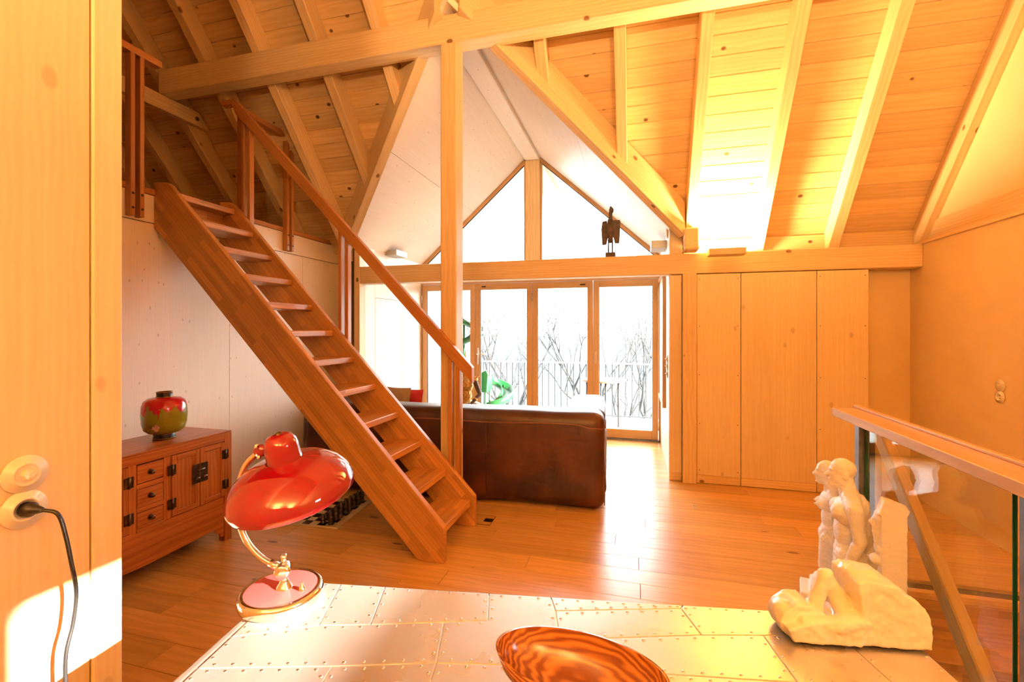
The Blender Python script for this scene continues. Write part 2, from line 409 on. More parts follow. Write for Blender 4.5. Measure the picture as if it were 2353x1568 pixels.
# ---- floor: subfloor and oak planks
floor = empty('floor', (0, 0, 0), 'wide oak plank floor of the attic room', 'floor', kind='structure')
for i, (xx, yy) in enumerate([((XL - .1, 1.15), (-2.1, 3.0)), ((XL - .1, XR + .1), (3.0, 4.8)), ((DL - .1, DR + .1), (4.8, YD + .1))]):
    box('subfloor', xx, yy, (-0.20, -0.022), M['slab'], floor, bevel=0)
PW = 0.15
row = 0; y = -2.0
while y < YD - 0.001:
    y1 = min(y + PW, YD + 0.02)
    if y < 2.999: xa, xb = XL, 1.15
    elif y < 4.50: xa, xb = XL, XR
    elif y < 4.72: xa, xb = XL, XR
    else: xa, xb = DL, DR
    x = xa - random.uniform(0, 1.9)
    while x < xb:
        ln = random.uniform(1.7, 2.3); x2 = x + ln
        a, b = max(x, xa), min(x2, xb)
        if b - a > 0.02:
            if xb - b < 0.25: b = xb; x2 = xb + 1
            box('plank', (a + .0008, b - .0008), (y + .0007, y1 - .0007), (-0.022, 0.0), M['floor'], floor, 'x', bevel=0.0012)
        x = x2
    y += PW; row += 1

# ---- main roof: deck, boards, rafters
ceiling = empty('ceiling', (0, 3, 3.5), 'boarded underside of the steep main roof', 'ceiling', kind='structure')
def zdk(y): return zb(y) + 0.03
deck_pts = [(RX0, YR), (RX1, YR), (RX1, 4.95), (DR + .02, 4.95), (DR + .02, 4.63), (DX, 3.385), (DL - .02, 4.63), (DL - .02, 4.95), (RX0, 4.95)]
prism('roof_deck', [(x, y, zdk(y)) for x, y in deck_pts], (0, 0, .12), M['slab'], ceiling, bevel=0)
bl = 0.138 / sqrt(1 + T * T)    # board pitch in plan
y = 4.94; k = 0
while y > YR + 0.05:
    ya, yb_ = y - bl + .0022, y - .0016
    segs = []
    if ya > 4.60: segs = [(RX0 + .02, DL), (DR, RX1 - .04)]
    elif y > 3.36:
        def vx(yy): return (DZ - zb(yy)) / DK
        h = max(vx(ya), 0.0)
        segs = [(RX0 + .02, DX - h + .03), (DX + h - .03, RX1 - .04)]
    else:
        cut = random.uniform(-3.6, 0.6); segs = [(RX0 + .02, cut), (cut, RX1 - .04)]
    for (a, b) in segs:
        th = 0.028
        slant_a = 3.36 < y and ya <= 4.60 and a > RX0 + .1
        slant_b = 3.36 < y and ya <= 4.60 and b < RX1 - .1
        def vl(yy): return max((DZ - zb(min(yy, 4.60))) / DK, 0.0) + .012
        a0 = a1 = a; b0 = b1 = b
        if slant_a: a0, a1 = DX + vl(ya), DX + vl(yb_)
        if slant_b: b0, b1 = DX - vl(ya), DX - vl(yb_)
        vs = [(a0, ya, zb(ya)), (b0, ya, zb(ya)), (b1, yb_, zb(yb_)), (a1, yb_, zb(yb_)), (a0, ya, zb(ya) + th), (b0, ya, zb(ya) + th), (b1, yb_, zb(yb_) + th), (a1, yb_, zb(yb_) + th)]
        mid = ((a0 + b0) / 2, (ya + yb_) / 2, zb(ya))
        addmesh('roof_board', vs, BOXF, M['board'], ceiling, frame(mid, (1, 0, 0), (0, T, 1)), bevel=0.002)
    y -= bl; k += 1
RW, RH = 0.085, 0.16
ordn = ['first', 'second', 'third', 'fourth', 'fifth', 'sixth', 'seventh', 'eighth']
slope = Vector((0, 1, -T)).normalized()
def rafter(x, yfoot, label, valley=False):
    zoff = 0.0
    ya = YR
    n = Vector((0, T, 1)).normalized() * RH
    pts = [Vector((x - RW / 2, ya, zr(ya))), Vector((x - RW / 2, yfoot, zr(yfoot))), Vector((x - RW / 2, yfoot, zr(yfoot))) + n, Vector((x - RW / 2, ya, zr(ya))) + n]
    o = prism('rafter', pts, (RW, 0, 0), M['spruce'], None, grain=slope, bevel=0.004)
    tag(o, label, 'rafter', 'sloping roof rafters')
def valley_y(x, off=0.0): return 4.6 - (zd(x) + off - 2.14) / T
for i, x in enumerate([1.677, 1.082, 0.487]):
    rafter(x, 4.66, ['pale rafter nearest the plaster gable on the right side of the roof', 'bright rafter with the white lamp glow on its left flank', 'rafter landing beside the valley beam end, left edge of the lamp glow'][i])
for i, x in enumerate([-0.108, -0.703]):
    rafter(x, valley_y(x) - 0.06, ['short rafter meeting the right valley beam halfway down', 'shortest rafter stub under the purlin, right of the timber post'][i])
lx = [-1.985, -2.56, -3.14, -3.72, -4.30, -4.88, -5.46]
for i, x in enumerate(lx):
    yf = (valley_y(x) - 0.06) if x > DL - .06 else 4.72
    rafter(x, yf, '%s rafter counted from the left valley beam towards the loft' % ordn[i])
# gable rafter against plaster
n = Vector((0, T, 1)).normalized() * .16
prism('gable_rafter', [Vector((2.30, YR, zr(YR))), Vector((2.30, 4.66, zr(4.66))), Vector((2.30, 4.66, zr(4.66))) + n, Vector((2.30, YR, zr(YR))) + n], (0.06, 0, 0), M['spruce'], None, grain=slope)
tag(D.objects['gable_rafter'], 'edge rafter lying against the yellow plaster gable', 'rafter')
# near slope of the roof (behind the camera)
near = empty('ceiling_rear', (0, -0.5, 4), 'rear slope of the roof behind the viewer', 'ceiling', kind='structure')
prism('rear_roof_deck', [(RX0, YR, zdk(YR)), (RX1, YR, zdk(YR)), (RX1, -2.15, 2.42), (RX0, -2.15, 2.42)], (0, 0, .12), M['board'], near, bevel=0)

# purlin, post, ridge beam, valley beams, eaves beam, tie
tag(box('purlin', (-4.22, RX1), (3.20, 3.344), (3.585, 3.80), M['spruce'], None, 'x', .006), 'long horizontal purlin running across under the rafters', 'beam')
tag(box('timber_post', (-1.424, -1.297), (3.20, 3.344), (0, 3.585), M['spruce'], None, 'z', .006), 'square timber post beside the stair carrying the purlin', 'post')
tag(box('eaves_beam', (-3.07, XR), (YB, YB + .16), (1.94, 2.13), M['spruce'], None, 'x', .006), 'long eaves beam above the glass doors and wardrobe panels', 'beam')
tag(box('ridge_beam', (DX - .095, DX + .095), (3.35, 7.66), (3.715, 3.93), M['ply'], None, 'y', .005), 'pale ridge beam of the dormer running to the gable window', 'beam')
def valley(sx, label):
    x0 = DX + sx * 1.655; x1 = DX + sx * 0.05
    p0 = Vector((x0, valley_y(x0), zd(x0))); p1 = Vector((x1, valley_y(x1), zd(x1)))
    d = (p1 - p0).normalized()
    side = Vector((sx, -abs(d.y / d.x) if False else 0, 0))
    hor = Vector((d.y, -d.x, 0)).normalized()
    if hor.x * sx < 0: hor = -hor             # towards the main room
    w = 0.085
    up = Vector((0, 0, 1))
    dn = -0.035
    a = [p0 - d * .12 + up * dn, p0 - d * .12 + hor * w + up * (dn + .01), p0 - d * .12 + hor * w + up * .28, p0 - d * .12 + up * .28]
    o = prism('valley_beam', a, d * ((p1 - p0).length + .12), M['spruce'], None, grain=d, bevel=.004)
    tag(o, label, 'beam', 'valley beams of the dormer')
valley(-1, 'left valley beam rising from the loft edge beside the dormer ceiling')
valley(1, 'right valley beam descending to the beam end block near the lamp')
tag(box('beam_end_block', (0.425, 0.55), (4.33, 4.52), (2.13, 2.33), M['spruce'], None, 'y', .012), 'sawn beam end block sitting on the eaves beam', 'beam end')
pts = [(-4.255, 2.3, 3.445), (-4.255, 3.71, 3.445), (-4.255, 3.585, 3.583), (-4.255, 2.3, 3.583)]
tie = prism('tie_board', pts, (.06, 0, 0), M['spruce'], None, grain=(0, 1, 0), bevel=.004)
tag(tie, 'bolted tie board clamping the left end of the purlin', 'board')
for yy, zz in ((3.02, 3.52), (3.56, 3.51)):
    lathe('bolt', [(0, .012), (.018, .010), (.020, 0), (0, 0)], (-4.195, yy, zz), M['brass'], tie, axis=(1, 0, 0), segs=14)

# ---- walls
wl = empty('wall_left', (XL, 3, 0), 'pale spruce panel wall below the loft', 'wall', kind='structure')
box('wall_core', (XL - .22, XL - .022), (-2.1, 4.74), (0, ZL - .06), M['slab'], wl, bevel=0)
ys = [-2.0, -.44, 0.44, 1.33, 2.21, 3.21, 4.12, 4.74]
for a, b in zip(ys[:-1], ys[1:]):
    box('wall_panel', (XL - .022, XL), (a + .001, b - .001), (0.0, 2.197), M['ply'], wl, 'z', .0012)
for a, b in ((-2.0, 1.2), (1.2, 4.74)):
    box('fascia_board', (XL - .022, XL), (a + .001, b - .001), (2.203, 2.405), M['ply'], wl, 'y', .0012)
    box('edge_trim', (XL - .10, XL + .012), (a, b), (2.408, ZL), M['rail'], wl, 'y', .003)
loft = empty('loft_floor', (-4.7, 2, ZL), 'dim loft floor above the panel wall', 'floor', kind='structure')
for i in range(24):
    ya = -2.0 + i * .28
    box('loft_board', (RX0, XL - .10), (ya, ya + .278), (ZL - .05, ZL - .004), M['floor'], loft, 'x', .001)
wb_ = empty('wall_back', (1.2, 4.6, 0), 'eaves wall with wardrobe panels and plaster recess', 'wall', kind='structure')
box('plaster_recess', (DR + .1, XR + .2), (4.72, 4.95), (0, 2.22), M['plaster'], wb_, bevel=0)
box('infill_board', (DR + .13, XR), (4.665, 4.69), (2.10, 2.272), M['board'], wb_, 'x', .001)
box('plaster_return', (RX0, DL - .1), (4.74, 4.95), (0, 2.20), M['ply'], wb_, bevel=0)
for a, b in ((0.552, 0.921), (0.926, 1.524), (1.529, 1.912)):
    zb0 = 0.0
    p = box('wardrobe_panel', (a, b), (YB + .0, YB + .03), (0.078, 1.932), M['panel'], wb_, 'z', .002)
    box('baseboard', (a, b), (YB + .003, YB + .03), (0.004, 0.076), M['spruce'], wb_, 'x', .001)
box('wardrobe_side', (1.885, 1.912), (YB + .03, 4.72), (0, 1.932), M['panel'], wb_, 'z', .001)
box('corner_panel', (DR + .005, 0.420), (YB + .01, YB + .04), (0.078, 1.932), M['panel'], wb_, 'z', .002)
box('baseboard', (DR + .005, 0.420), (YB + .013, YB + .04), (0.004, 0.076), M['spruce'], wb_, 'x', .001)
prism('corner_panel', [(DR + .005, YB + .02, 2.13), (0.425, YB + .02, 2.13), (0.425, YB + .02, 2.33), (DR + .005, YB + .02, 2.43)], (0, .03, 0), M['panel'], wb_, grain=(0, 0, 1), bevel=.001)
for x in (0.575, .898, 1.553, 1.888):          # screws in the wardrobe panels
    for z in (.12, .55, 1.0, 1.45, 1.88):
        box('screw', (x - .0035, x + .0035), (YB - .0008, YB + .002), (z, z + .007), M['brass'], wb_, bevel=0)
tag(box('wall_post', (0.424, 0.546), (YB - .04, YB + .10), (0, 1.94), M['spruce'], None, 'z', .005), 'square timber post left of the wardrobe panels', 'post')
tag(box('corner_post', (DL - .07, DL), (YB - .005, YB + .10), (0, 2.42), M['spruce'], None, 'z', .004), 'slim corner post at the left end of the eaves beam', 'post')
# dormer cheeks
dl_ = empty('wall_dormer_left', (DL, 5.3, 0), 'pale left cheek wall of the dormer with hidden hatch door', 'wall', kind='structure')
box('wall_core', (DL - .12, DL - .02), (YB + .02, YD + .1), (0, 2.6), M['slab'], dl_, bevel=0)
box('wall_panel', (DL - .02, DL), (YB + .10, 4.845), (0, 2.39), M['ply'], dl_, 'z', .001)
box('hatch_panel', (DL - .02, DL), (4.85, 5.52), (0, 1.80), M['ply'], dl_, 'z', .002)
box('wall_panel', (DL - .02, DL), (4.849, 5.521), (1.804, 2.39), M['ply'], dl_, 'z', .001)
box('wall_panel', (DL - .02, DL), (5.525, YD + .05), (0, 2.39), M['ply'], dl_, 'z', .001)
dr_ = empty('wall_dormer_right', (DR, 5.3, 0), 'sunlit right cheek wall of the dormer', 'wall', kind='structure')
box('wall_core', (DR + .02, DR + .12), (YB + .04, YD + .1), (0, 2.6), M['slab'], dr_, bevel=0)
box('wall_panel', (DR, DR + .02), (YB + .04, 5.2), (0, 2.39), M['ply'], dr_, 'z', .001)
box('wall_panel', (DR, DR + .02), (5.202, YD + .05), (0, 2.39), M['ply'], dr_, 'z', .001)
# dormer ceilings (run on outside as the soffit over the terrace)
dc = empty('ceiling_dormer', (DX, 5, 3.2), 'pale plywood ceiling of the dormer', 'ceiling', kind='structure')
def dceil(sx):
    nrm = Vector((sx * DK, 0, 1)).normalized()
    xo = DX + sx * 1.655
    def P(x, y): return Vector((x, y, zd(x)))
    cuts = [(DX + sx * .0), (DX + sx * 0.86), xo]
    for a, b in zip(cuts[:-1], cuts[1:]):
        e = .0012 * sx
        for (ya, yb_) in ((None, YD + .03), (YD + .034, 7.66)):
            y0a = valley_y(a) - .03 if ya is None else ya
            y0b = valley_y(b) - .03 if ya is None else ya
            pts = [P(a + e, y0a), P(a + e, yb_), P(b - e, yb_), P(b - e, y0b)]
            prism('ceiling_sheet', pts, nrm * .04, M['ply'], dc, grain=(0, 1, 0), bevel=0)
    prism('roof_slab', [P(DX, 3.60) + nrm * .042, P(DX, 7.7) + nrm * .042, P(xo + sx * .25, 7.7) + nrm * .042, P(xo + sx * .25, 5.02) + nrm * .042, P(xo, 4.84) + nrm * .042], nrm * .12, M['slab'], dc, bevel=0)
dceil(-1); dceil(1)

# plaster wall along the stairwell, with gable above it and its high window
wr = empty('wall_right', (XR, 1.5, 0), 'yellow clay plaster wall beyond the stairwell', 'wall', kind='structure')
WY0, WY1, WZ0, WZ1 = -0.02, 0.60, 1.715, 2.06
for yy, zz in (((-2.1, 4.72), (-2.6, WZ0)), ((-2.1, 4.72), (WZ1, 2.13)), ((-2.1, WY0), (WZ0, WZ1)), ((WY1, 4.72), (WZ0, WZ1))):
    box('plaster_wall', (XR, XR + .2), yy, zz, M['plaster'], wr, bevel=0)
box('trim', (XR - .018, XR + .10), (-2.1, 4.70), (2.13, 2.155), M['spruce'], wr, 'y', .002)
box('gable_beam', (XR + .05, XR + .2), (-2.1, 4.70), (2.155, 2.315), M['spruce'], wr, 'y', .004)
GX = XR + .06
def gpoly(pts): prism('gable_plaster', [(GX, a, b) for a, b in pts], (.14, 0, 0), M['plaster'], wr, bevel=0)
gpoly([(-2.1, 2.315), (4.75, 2.315), (YR, zb(YR)), (-2.1, zb(YR))])
w3 = empty('window_3', (GX, .3, WZ0), 'low slot window in the plaster wall outside the view', 'window', kind='structure')
for nm, yy, zz, g in (('frame_rail', (WY0, WY1), (WZ0, WZ0 + .03), 'y'), ('frame_rail', (WY0, WY1), (WZ1 - .03, WZ1), 'y'), ('frame_stile', (WY0, WY0 + .03), (WZ0 + .03, WZ1 - .03), 'z'), ('frame_stile', (WY1 - .03, WY1), (WZ0 + .03, WZ1 - .03), 'z')):
    box(nm, (GX + .03, GX + .08), yy, zz, M['larch'], w3, g)
box('pane', (GX + .05, GX + .056), (WY0 + .03, WY1 - .03), (WZ0 + .03, WZ1 - .03), M['glass'], w3, bevel=0)
# remaining shell: rear wall, far left gable, near left partition
rw = struct(box('wall_rear', (RX0, RX1 + .2), (-2.3, -2.05), (-2.6, 2.6), M['panel'], None, bevel=0)); tag(rw, 'low timber wall behind the viewer', 'wall')
fg = prism('wall_far_left', [(RX0 - .1, -2.2, 0), (RX0 - .1, 4.95, 0), (RX0 - .1, 4.95, 2.1), (RX0 - .1, YR, zb(YR) + .1), (RX0 - .1, -2.2, 2.4)], (.1, 0, 0), M['board'], None, bevel=0)
struct(fg); tag(fg, 'boarded far gable of the dim loft', 'wall')
NX = -1.28
nl = empty('wall_near_left', (NX, 0, 0), 'bright spruce partition at the left edge of the view', 'wall', kind='structure')
box('wall_panel', (NX - .10, NX), (-2.05, 0.806), (0, 4.9), M['panel'], nl, 'z', .002)
box('edge_board', (NX - .10, NX + .004), (0.809, 0.877), (0, 4.9), M['panel'], nl, 'z', .004)

# ---- bifold doors
def leaf(idx, xa, xb, hinge_l, extra=None):
    d = empty('door_%d' % idx, ((xa + xb) / 2, YD, 0), ['leftmost folding glass door leaf behind the timber post', 'folding glass door leaf with the lever handle', 'folding glass door leaf in the middle, right of the handle leaf', 'rightmost folding glass door leaf beside the cheek wall'][idx - 1], 'door', 'folding glass door leaves', 'structure')
    st = .075; z0, z1 = .02, 2.062; br = .115; tr = .085
    y = (YD, YD + .06)
    box('stile', (xa + .002, xa + st), y, (z0, z1), M['larch'], d, 'z', .003)
    box('stile', (xb - st, xb - .002), y, (z0, z1), M['larch'], d, 'z', .003)
    box('top_rail', (xa + st, xb - st), y, (z1 - tr, z1), M['larch'], d, 'x', .003)
    box('bottom_rail', (xa + st, xb - st), y, (z0, z0 + br), M['larch'], d, 'x', .003)
    box('gasket', (xa + st - .001, xa + st + .006), (YD + .012, YD + .03), (z0 + br, z1 - tr), M['black'], d, 'z', 0)
    box('pane', (xa + st, xb - st), (YD + .028, YD + .034), (z0 + br, z1 - tr), M['glass'], d, bevel=0)
    hx = xa if hinge_l else xb
    for zz in (.20, 1.86):
        h = tube('hinge', [(hx, YD - .008, zz - .055), (hx, YD - .008, zz + .055)], .008, M['chrome'], d, 8)
    return d
XS = [-2.983, -2.170, -1.352, -.533, .284]
leaves = [leaf(i + 1, XS[i], XS[i + 1], i in (0, 2)) for i in range(4)]
hd = leaves[1]
box('handle_plate', (-2.135, -2.112), (YD - .010, YD), (.93, 1.17), M['chrome'], hd, 'z', .006, 2)
tube('lever_handle', [(-2.123, YD - .005, 1.08), (-2.123, YD - .05, 1.08), (-2.10, YD - .055, 1.08), (-2.0, YD - .055, 1.078)], .009, M['chrome'], hd, 10)
box('latch', (XS[1] + .10, XS[1] + .16), (YD - .008, YD), (2.012, 2.028), M['black'], hd, bevel=.002)
box('latch', (XS[3] - .17, XS[3] - .10), (YD - .008, YD), (2.008, 2.024), M['black'], leaves[2], bevel=.002)
box('pull_handle', (XS[3] + .02, XS[3] + .045), (YD - .006, YD), (.98, 1.13), M['chrome'], leaves[3], bevel=.003)
dfr = empty('trim_1', (DX, YD, 0), 'larch frame around the folding doors', 'door frame', kind='structure')
box('jamb', (XS[4] + .003, DR + .004), (YD - .01, YD + .09), (0, 2.10), M['larch'], dfr, 'z')
box('jamb', (DL - .004, XS[0] - .003), (YD - .01, YD + .09), (0, 2.10), M['larch'], dfr, 'z')
box('head', (DL, DR), (YD - .01, YD + .09), (2.068, 2.19), M['larch'], dfr, 'x')
box('threshold', (DL, DR), (YD - .02, YD + .09), (-.01, .018), M['steel'], dfr, 'x')
# gable window
tag(box('gable_post', (DX - .095, DX + .095), (YD - .02, YD + .09), (2.19, 3.715), M['spruce'], None, 'z', .004), 'short king post in the middle of the gable window', 'post')
def gwin(idx, sx, lab):
    w = empty('window_%d' % idx, (DX + sx * .8, YD, 2.2), lab, 'window', kind='structure')
    xi = DX + sx * .095; xo = DX + sx * 1.645; zs = 2.19
    fw = .045
    A = Vector((xi, YD + .03, zd(xi) - .004)); B = Vector((xo, YD + .03, zd(xo) - .004))
    dvec = Vector((0, 0, -fw * 1.25))
    prism('sloping_frame', [A, B, B + dvec, A + dvec], (0, .05, 0), M['larch'], w, grain=B - A, bevel=.002)
    prism('outer_stile', [(xo, YD + .03, zs), (xo - sx * fw, YD + .03, zs), (xo - sx * fw, YD + .03, zd(xo - sx * fw) - .05), (xo, YD + .03, zd(xo) - .05)], (0, .05, 0), M['larch'], w, bevel=.002)
    box('inner_stile', sorted((xi, xi + sx * .03)), (YD + .03, YD + .08), (zs, zd(xi) - .08), M['larch'], w, 'z', .002)
    G = [(xi + sx * .03, zs), (xi + sx * .03, zd(xi + sx * .03) - .06), (xo - sx * fw, zd(xo - sx * fw) - .06), (xo - sx * fw, zs)]
    prism('pane', [(a, YD + .05, b) for a, b in G], (0, .006, 0), M['glass'], w, bevel=0)
    prism('gasket', [(G[1][0], YD + .045, G[1][1] + .003), (G[2][0], YD + .045, G[2][1] + .003), (G[2][0], YD + .045, G[2][1] - .012), (G[1][0], YD + .045, G[1][1] - .012)], (0, .012, 0), M['black'], w, bevel=0)
gwin(1, -1, 'left triangular gable window above the doors'); gwin(2, 1, 'right triangular gable window above the doors')

# ---- stairwell
sw = empty('wall_stairwell', (1.15, 1, -2.6), 'walls of the stairwell below floor level', 'wall', kind='structure')
box('stairwell_wall', (1.05, 1.15), (-2.05, 3.0), (-2.6, -.022), M['plaster'], sw, bevel=0)
box('stairwell_wall', (1.15, XR), (3.12, 3.2), (-2.6, -.2), M['plaster'], sw, bevel=0)
box('floor_nosing', (1.15, XR), (2.965, 3.0), (-.04, 0.001), M['floor'], sw, 'x', .004)
box('riser', (1.17, XR), (2.975, 3.0), (-.205, -.04), M['stair'], sw, 'x', .002)
lf = struct(box('floor_lower', (1.0, XR), (-2.05, 3.2), (-2.7, -2.6), M['floor'], None, bevel=0)); tag(lf, 'floor at the foot of the stairwell', 'floor')
ls = empty('descending_stair', (1.7, 1.9, -2.6), 'oak stair going down behind the glass balustrade', 'staircase')
for i in range(11):
    yy = 2.98 - .235 * i; zz = -.195 * (i + 1)
    box('tread', (1.19, XR - .01), (yy - .29, yy), (zz - .04, zz), M['stair'], ls, 'x', .004)
    box('riser', (1.19, XR - .01), (yy - .02, yy), (zz, zz + .155), M['stair'], ls, 'x', .001)
box('newel_post', (1.24, 1.30), (2.93, 3.01), (0, .92), M['ash'], ls, 'z', .004)
dvec = Vector((0, -.83, -.86))
timber('handrail', Vector((1.27, 2.94, .87)), Vector((1.27, 2.94, .87)) + dvec * 2.2, .05, .085, M['ash'], ls, bevel=.006)
timber('stringer', Vector((1.175, 3.0, -.27)), Vector((1.175, 3.0, -.27)) + dvec * 2.9, .035, .24, M['stair'], ls, bevel=.003)

# ================================================================== OBJECTS
# ---- glass balustrade
gb = empty('glass_balustrade', (1.1, 1.8, 0), 'glass balustrade with broad oak handrail in front of the stairwell', 'balustrade')
box('handrail', (1.03, 1.175), (-.6, 2.845), (.955, .998), M['ash'], gb, 'y', .003)
box('handrail_batten', (1.150, 1.176), (-.6, 2.90), (.998, 1.010), M['ash'], gb, 'y', .002)
for yy in (2.62, 1.60, .55):
    box('steel_post', (1.065, 1.110), (yy, yy + .048), (0, .955), M['steel'], gb, 'z', .002)
    box('post_slot', (1.110, 1.135), (yy + .004, yy + .044), (0, .955), M['black'], gb, 'z', 0)
for (a, b) in ((1.705, 2.61), (.66, 1.59)):
    g = box('glass_pane', (1.088, 1.098), (a, b), (.06, .95), M['balglass'], gb, bevel=0)
    for yy in (a, b): box('pane_edge', (1.0875, 1.0985), (yy - .0015, yy + .0015), (.06, .95), M['glassedge'], g, bevel=0)
box('bottom_rail', (1.06, 1.13), (.55, 2.66), (0.0, .055), M['steel'], gb, 'y', .002)

# ---- staircase to the loft
st = empty('loft_stair', (-2.2, 2.85, 0), 'steep open oak stair leading up to the loft', 'staircase')
def stringer(y0):
    P = [(-1.288, 0.0), (-1.115, 0.0), (-1.115, .216), (-3.270, 2.475), (-3.30, 2.495), (-3.40, 2.505), (XL, 2.505), (XL, 2.165), (-3.37, 2.125)]
    pts = [(x, y0, z) for x, z in P]
    return prism('stringer', pts, (0, .045, 0), M['stair'], st, grain=(-1, 0, 1.045), bevel=.006, seg=2)
stringer(2.56); stringer(3.105)
for i in range(12):
    xn = -1.147 - .1916 * i; zt = .192 + .2037 * i
    box('tread', (xn - .255, xn), (2.604, 3.107), (zt - .045, zt), M['stair'], st, 'y', .006, 2)
box('top_riser', (-3.40, -3.375), (2.604, 3.107), (2.24, 2.39), M['stair'], st, 'y')
# rail on the far side: paired slats and a sloping handrail
def slat(x, y, z0, z1, par, w=.030, dpt=.046):
    return box('baluster', (x, x + w), (y, y + dpt), (z0, z1), M['rail'], par, 'z', .003)
def zhand(x): return 1.03 + (-1.165 - x) * 1.044
def zst(x): return .216 + (-1.115 - x) * 1.048
for xa in (-2.285, -1.342, -3.235):
    for k in (0, 1):
        x = xa + k * .062
        slat(x, 3.152, zst(x) - .20, zhand(x + .015) + .02, st)
hp = [(-1.152, 1.03), (-1.152, 1.155), (-3.30, 3.405), (-3.43, 3.412), (-3.43, 3.368), (-3.325, 3.355), (-3.27, 3.24)]
hp = [(-1.152, 1.025), (-1.152, 1.145), (-3.285, 3.372), (-3.315, 3.395), (-3.44, 3.395), (-3.44, 3.345), (-3.33, 3.345), (-3.30, 3.272)]
prism('handrail', [(x, 3.146, z) for x, z in hp], (0, .052, 0), M['rail'], st, grain=(-1, 0, 1.04), bevel=.004)

# ---- loft railings
def loft_rail(ya, yb_, posts, label):
    o = empty('loft_railing', (XL + .02, (ya + yb_) / 2, 2.2), label, 'railing', 'loft edge railings')
    box('handrail', (XL - .01, XL + .06), (ya, yb_), (3.345, 3.395), M['rail'], o, 'y', .004)
    for p in posts:
        for k in (0, 1):
            b = box('baluster', (XL + .003, XL + .060), (p + k * .062, p + .030 + k * .062), (2.215, 3.345), M['rail'], o, 'z', .003)
            for zz in (2.27, 2.37):
                lathe('screw', [(0, .003), (.008, .002), (.009, 0), (0, 0)], (XL + .06, p + .015 + k * .062, zz), M['black'], b, axis=(1, 0, 0), segs=10)
loft_rail(0.6, 2.58, [2.36, 1.3], 'loft edge railing left of the stair top')
loft_rail(3.27, 4.08, [3.83, 3.285], 'short loft edge railing right of the stair top')

# ---- red elm sideboard
cb = empty('sideboard', (-2.86, 2.0, 0), 'low reddish elm sideboard with dark brass fittings', 'cabinet')
CX0, CX1, CY0, CY1 = -3.07, -2.66, 1.435, 2.515
ztop = .735
box('top_panel', (CX0, CX1), (CY0, CY1), (ztop - .012, ztop), M['elm'], cb, 'y', .003)
box('top_rail', (CX1 - .03, CX1), (CY0 + .055, CY1 - .055), (.672, ztop - .012), M['elm'], cb, 'y', .002)
box('side_panel', (CX0, CX1 - .03), (CY1 - .02, CY1), (.10, ztop - .012), M['elm'], cb, 'x', .001)
box('side_panel', (CX0, CX1 - .03), (CY0, CY0 + .02), (.10, ztop - .012), M['elm'], cb, 'x', .001)
box('back_panel', (CX0, CX0 + .02), (CY0 + .02, CY1 - .02), (.10, ztop - .012), M['elm'], cb, 'y', .001)
for yy in ((CY0, CY0 + .055), (CY1 - .055, CY1)):
    box('corner_leg', (CX1 - .05, CX1 + .001), yy, (0, ztop - .012), M['elm'], cb, 'z', .003)
    box('corner_leg', (CX0, CX0 + .05), yy, (0, .10), M['elm'], cb, 'z', .003)
ymid = (CY0 + CY1) / 2
ap = [(CY0 + .055, .30), (CY1 - .055, .30), (CY1 - .055, .035), (CY1 - .075, .035), (CY1 - .085, .06), (CY1 - .105, .07), (CY1 - .125, .095), (CY1 - .16, .10), (ymid, .088), (CY0 + .16, .10), (CY0 + .105, .07), (CY0 + .075, .035), (CY0 + .055, .035)]
prism('apron', [(CX1 - .026, y, z) for y, z in ap], (.02, 0, 0), M['elm'], cb, grain=(0, 1, 0), bevel=.002)
box('carcass', (CX0 + .02, CX1 - .032), (CY0 + .02, CY1 - .02), (.29, .70), M['seam'], cb, bevel=0)
for yy in ((2.050, 2.095), (1.855, 1.90)):
    box('mid_stile', (CX1 - .03, CX1 - .002), yy, (.30, .672), M['elm'], cb, 'z', .002)
def cab_door(ya, yb_, hinge_hi):
    d = box('door', (CX1 - .026, CX1 - .004), (ya + .0015, yb_ - .0015), (.304, .668), M['elm'], cb, 'z', .002)
    fw = .03
    for nm, yy, zz, g in (('door_stile', (ya + .002, ya + fw), (.305, .667), 'z'), ('door_stile', (yb_ - fw, yb_ - .002), (.305, .667), 'z'),
                          ('door_rail', (ya + fw, yb_ - fw), (.305, .305 + fw), 'y'), ('door_rail', (ya + fw, yb_ - fw), (.667 - fw, .667), 'y')):
        box(nm, (CX1 - .006, CX1 + .004), yy, zz, M['elm'], d, g, .003)
    hy = yb_ if hinge_hi else ya
    for zz in (.385, .585):
        box('hinge', (CX1 + .002, CX1 + .007), (hy - .026, hy + .026), (zz - .030, zz + .030), M['brass'], d, bevel=.002)
        tube('hinge_pin', [(CX1 + .009, hy, zz - .032), (CX1 + .009, hy, zz + .032)], .006, M['brass'], d, 8)
    ly = ya if hinge_hi else yb_
    s = 1 if hinge_hi else -1
    box('lock_plate', (CX1 + .003, CX1 + .008), sorted((ly + s * .002, ly + s * .052)), (.455, .575), M['brass'], d, bevel=.002)
    lathe('pull', [(0, .016), (.008, .014), (.012, .006), (.010, 0), (0, 0)], (CX1 + .008, ly + s * .025, .487), M['brass'], d, axis=(1, 0, 0), segs=14, sy=1.0, sx=1.5)
cab_door(2.095, 2.278, False); cab_door(2.278, 2.46, True)
cab_door(1.49, 1.672, False); cab_door(1.672, 1.855, True)
tube('lock_bar', [(CX1 + .013, 2.255, .535), (CX1 + .013, 2.302, .537)], .006, M['brass'], cb, 8)
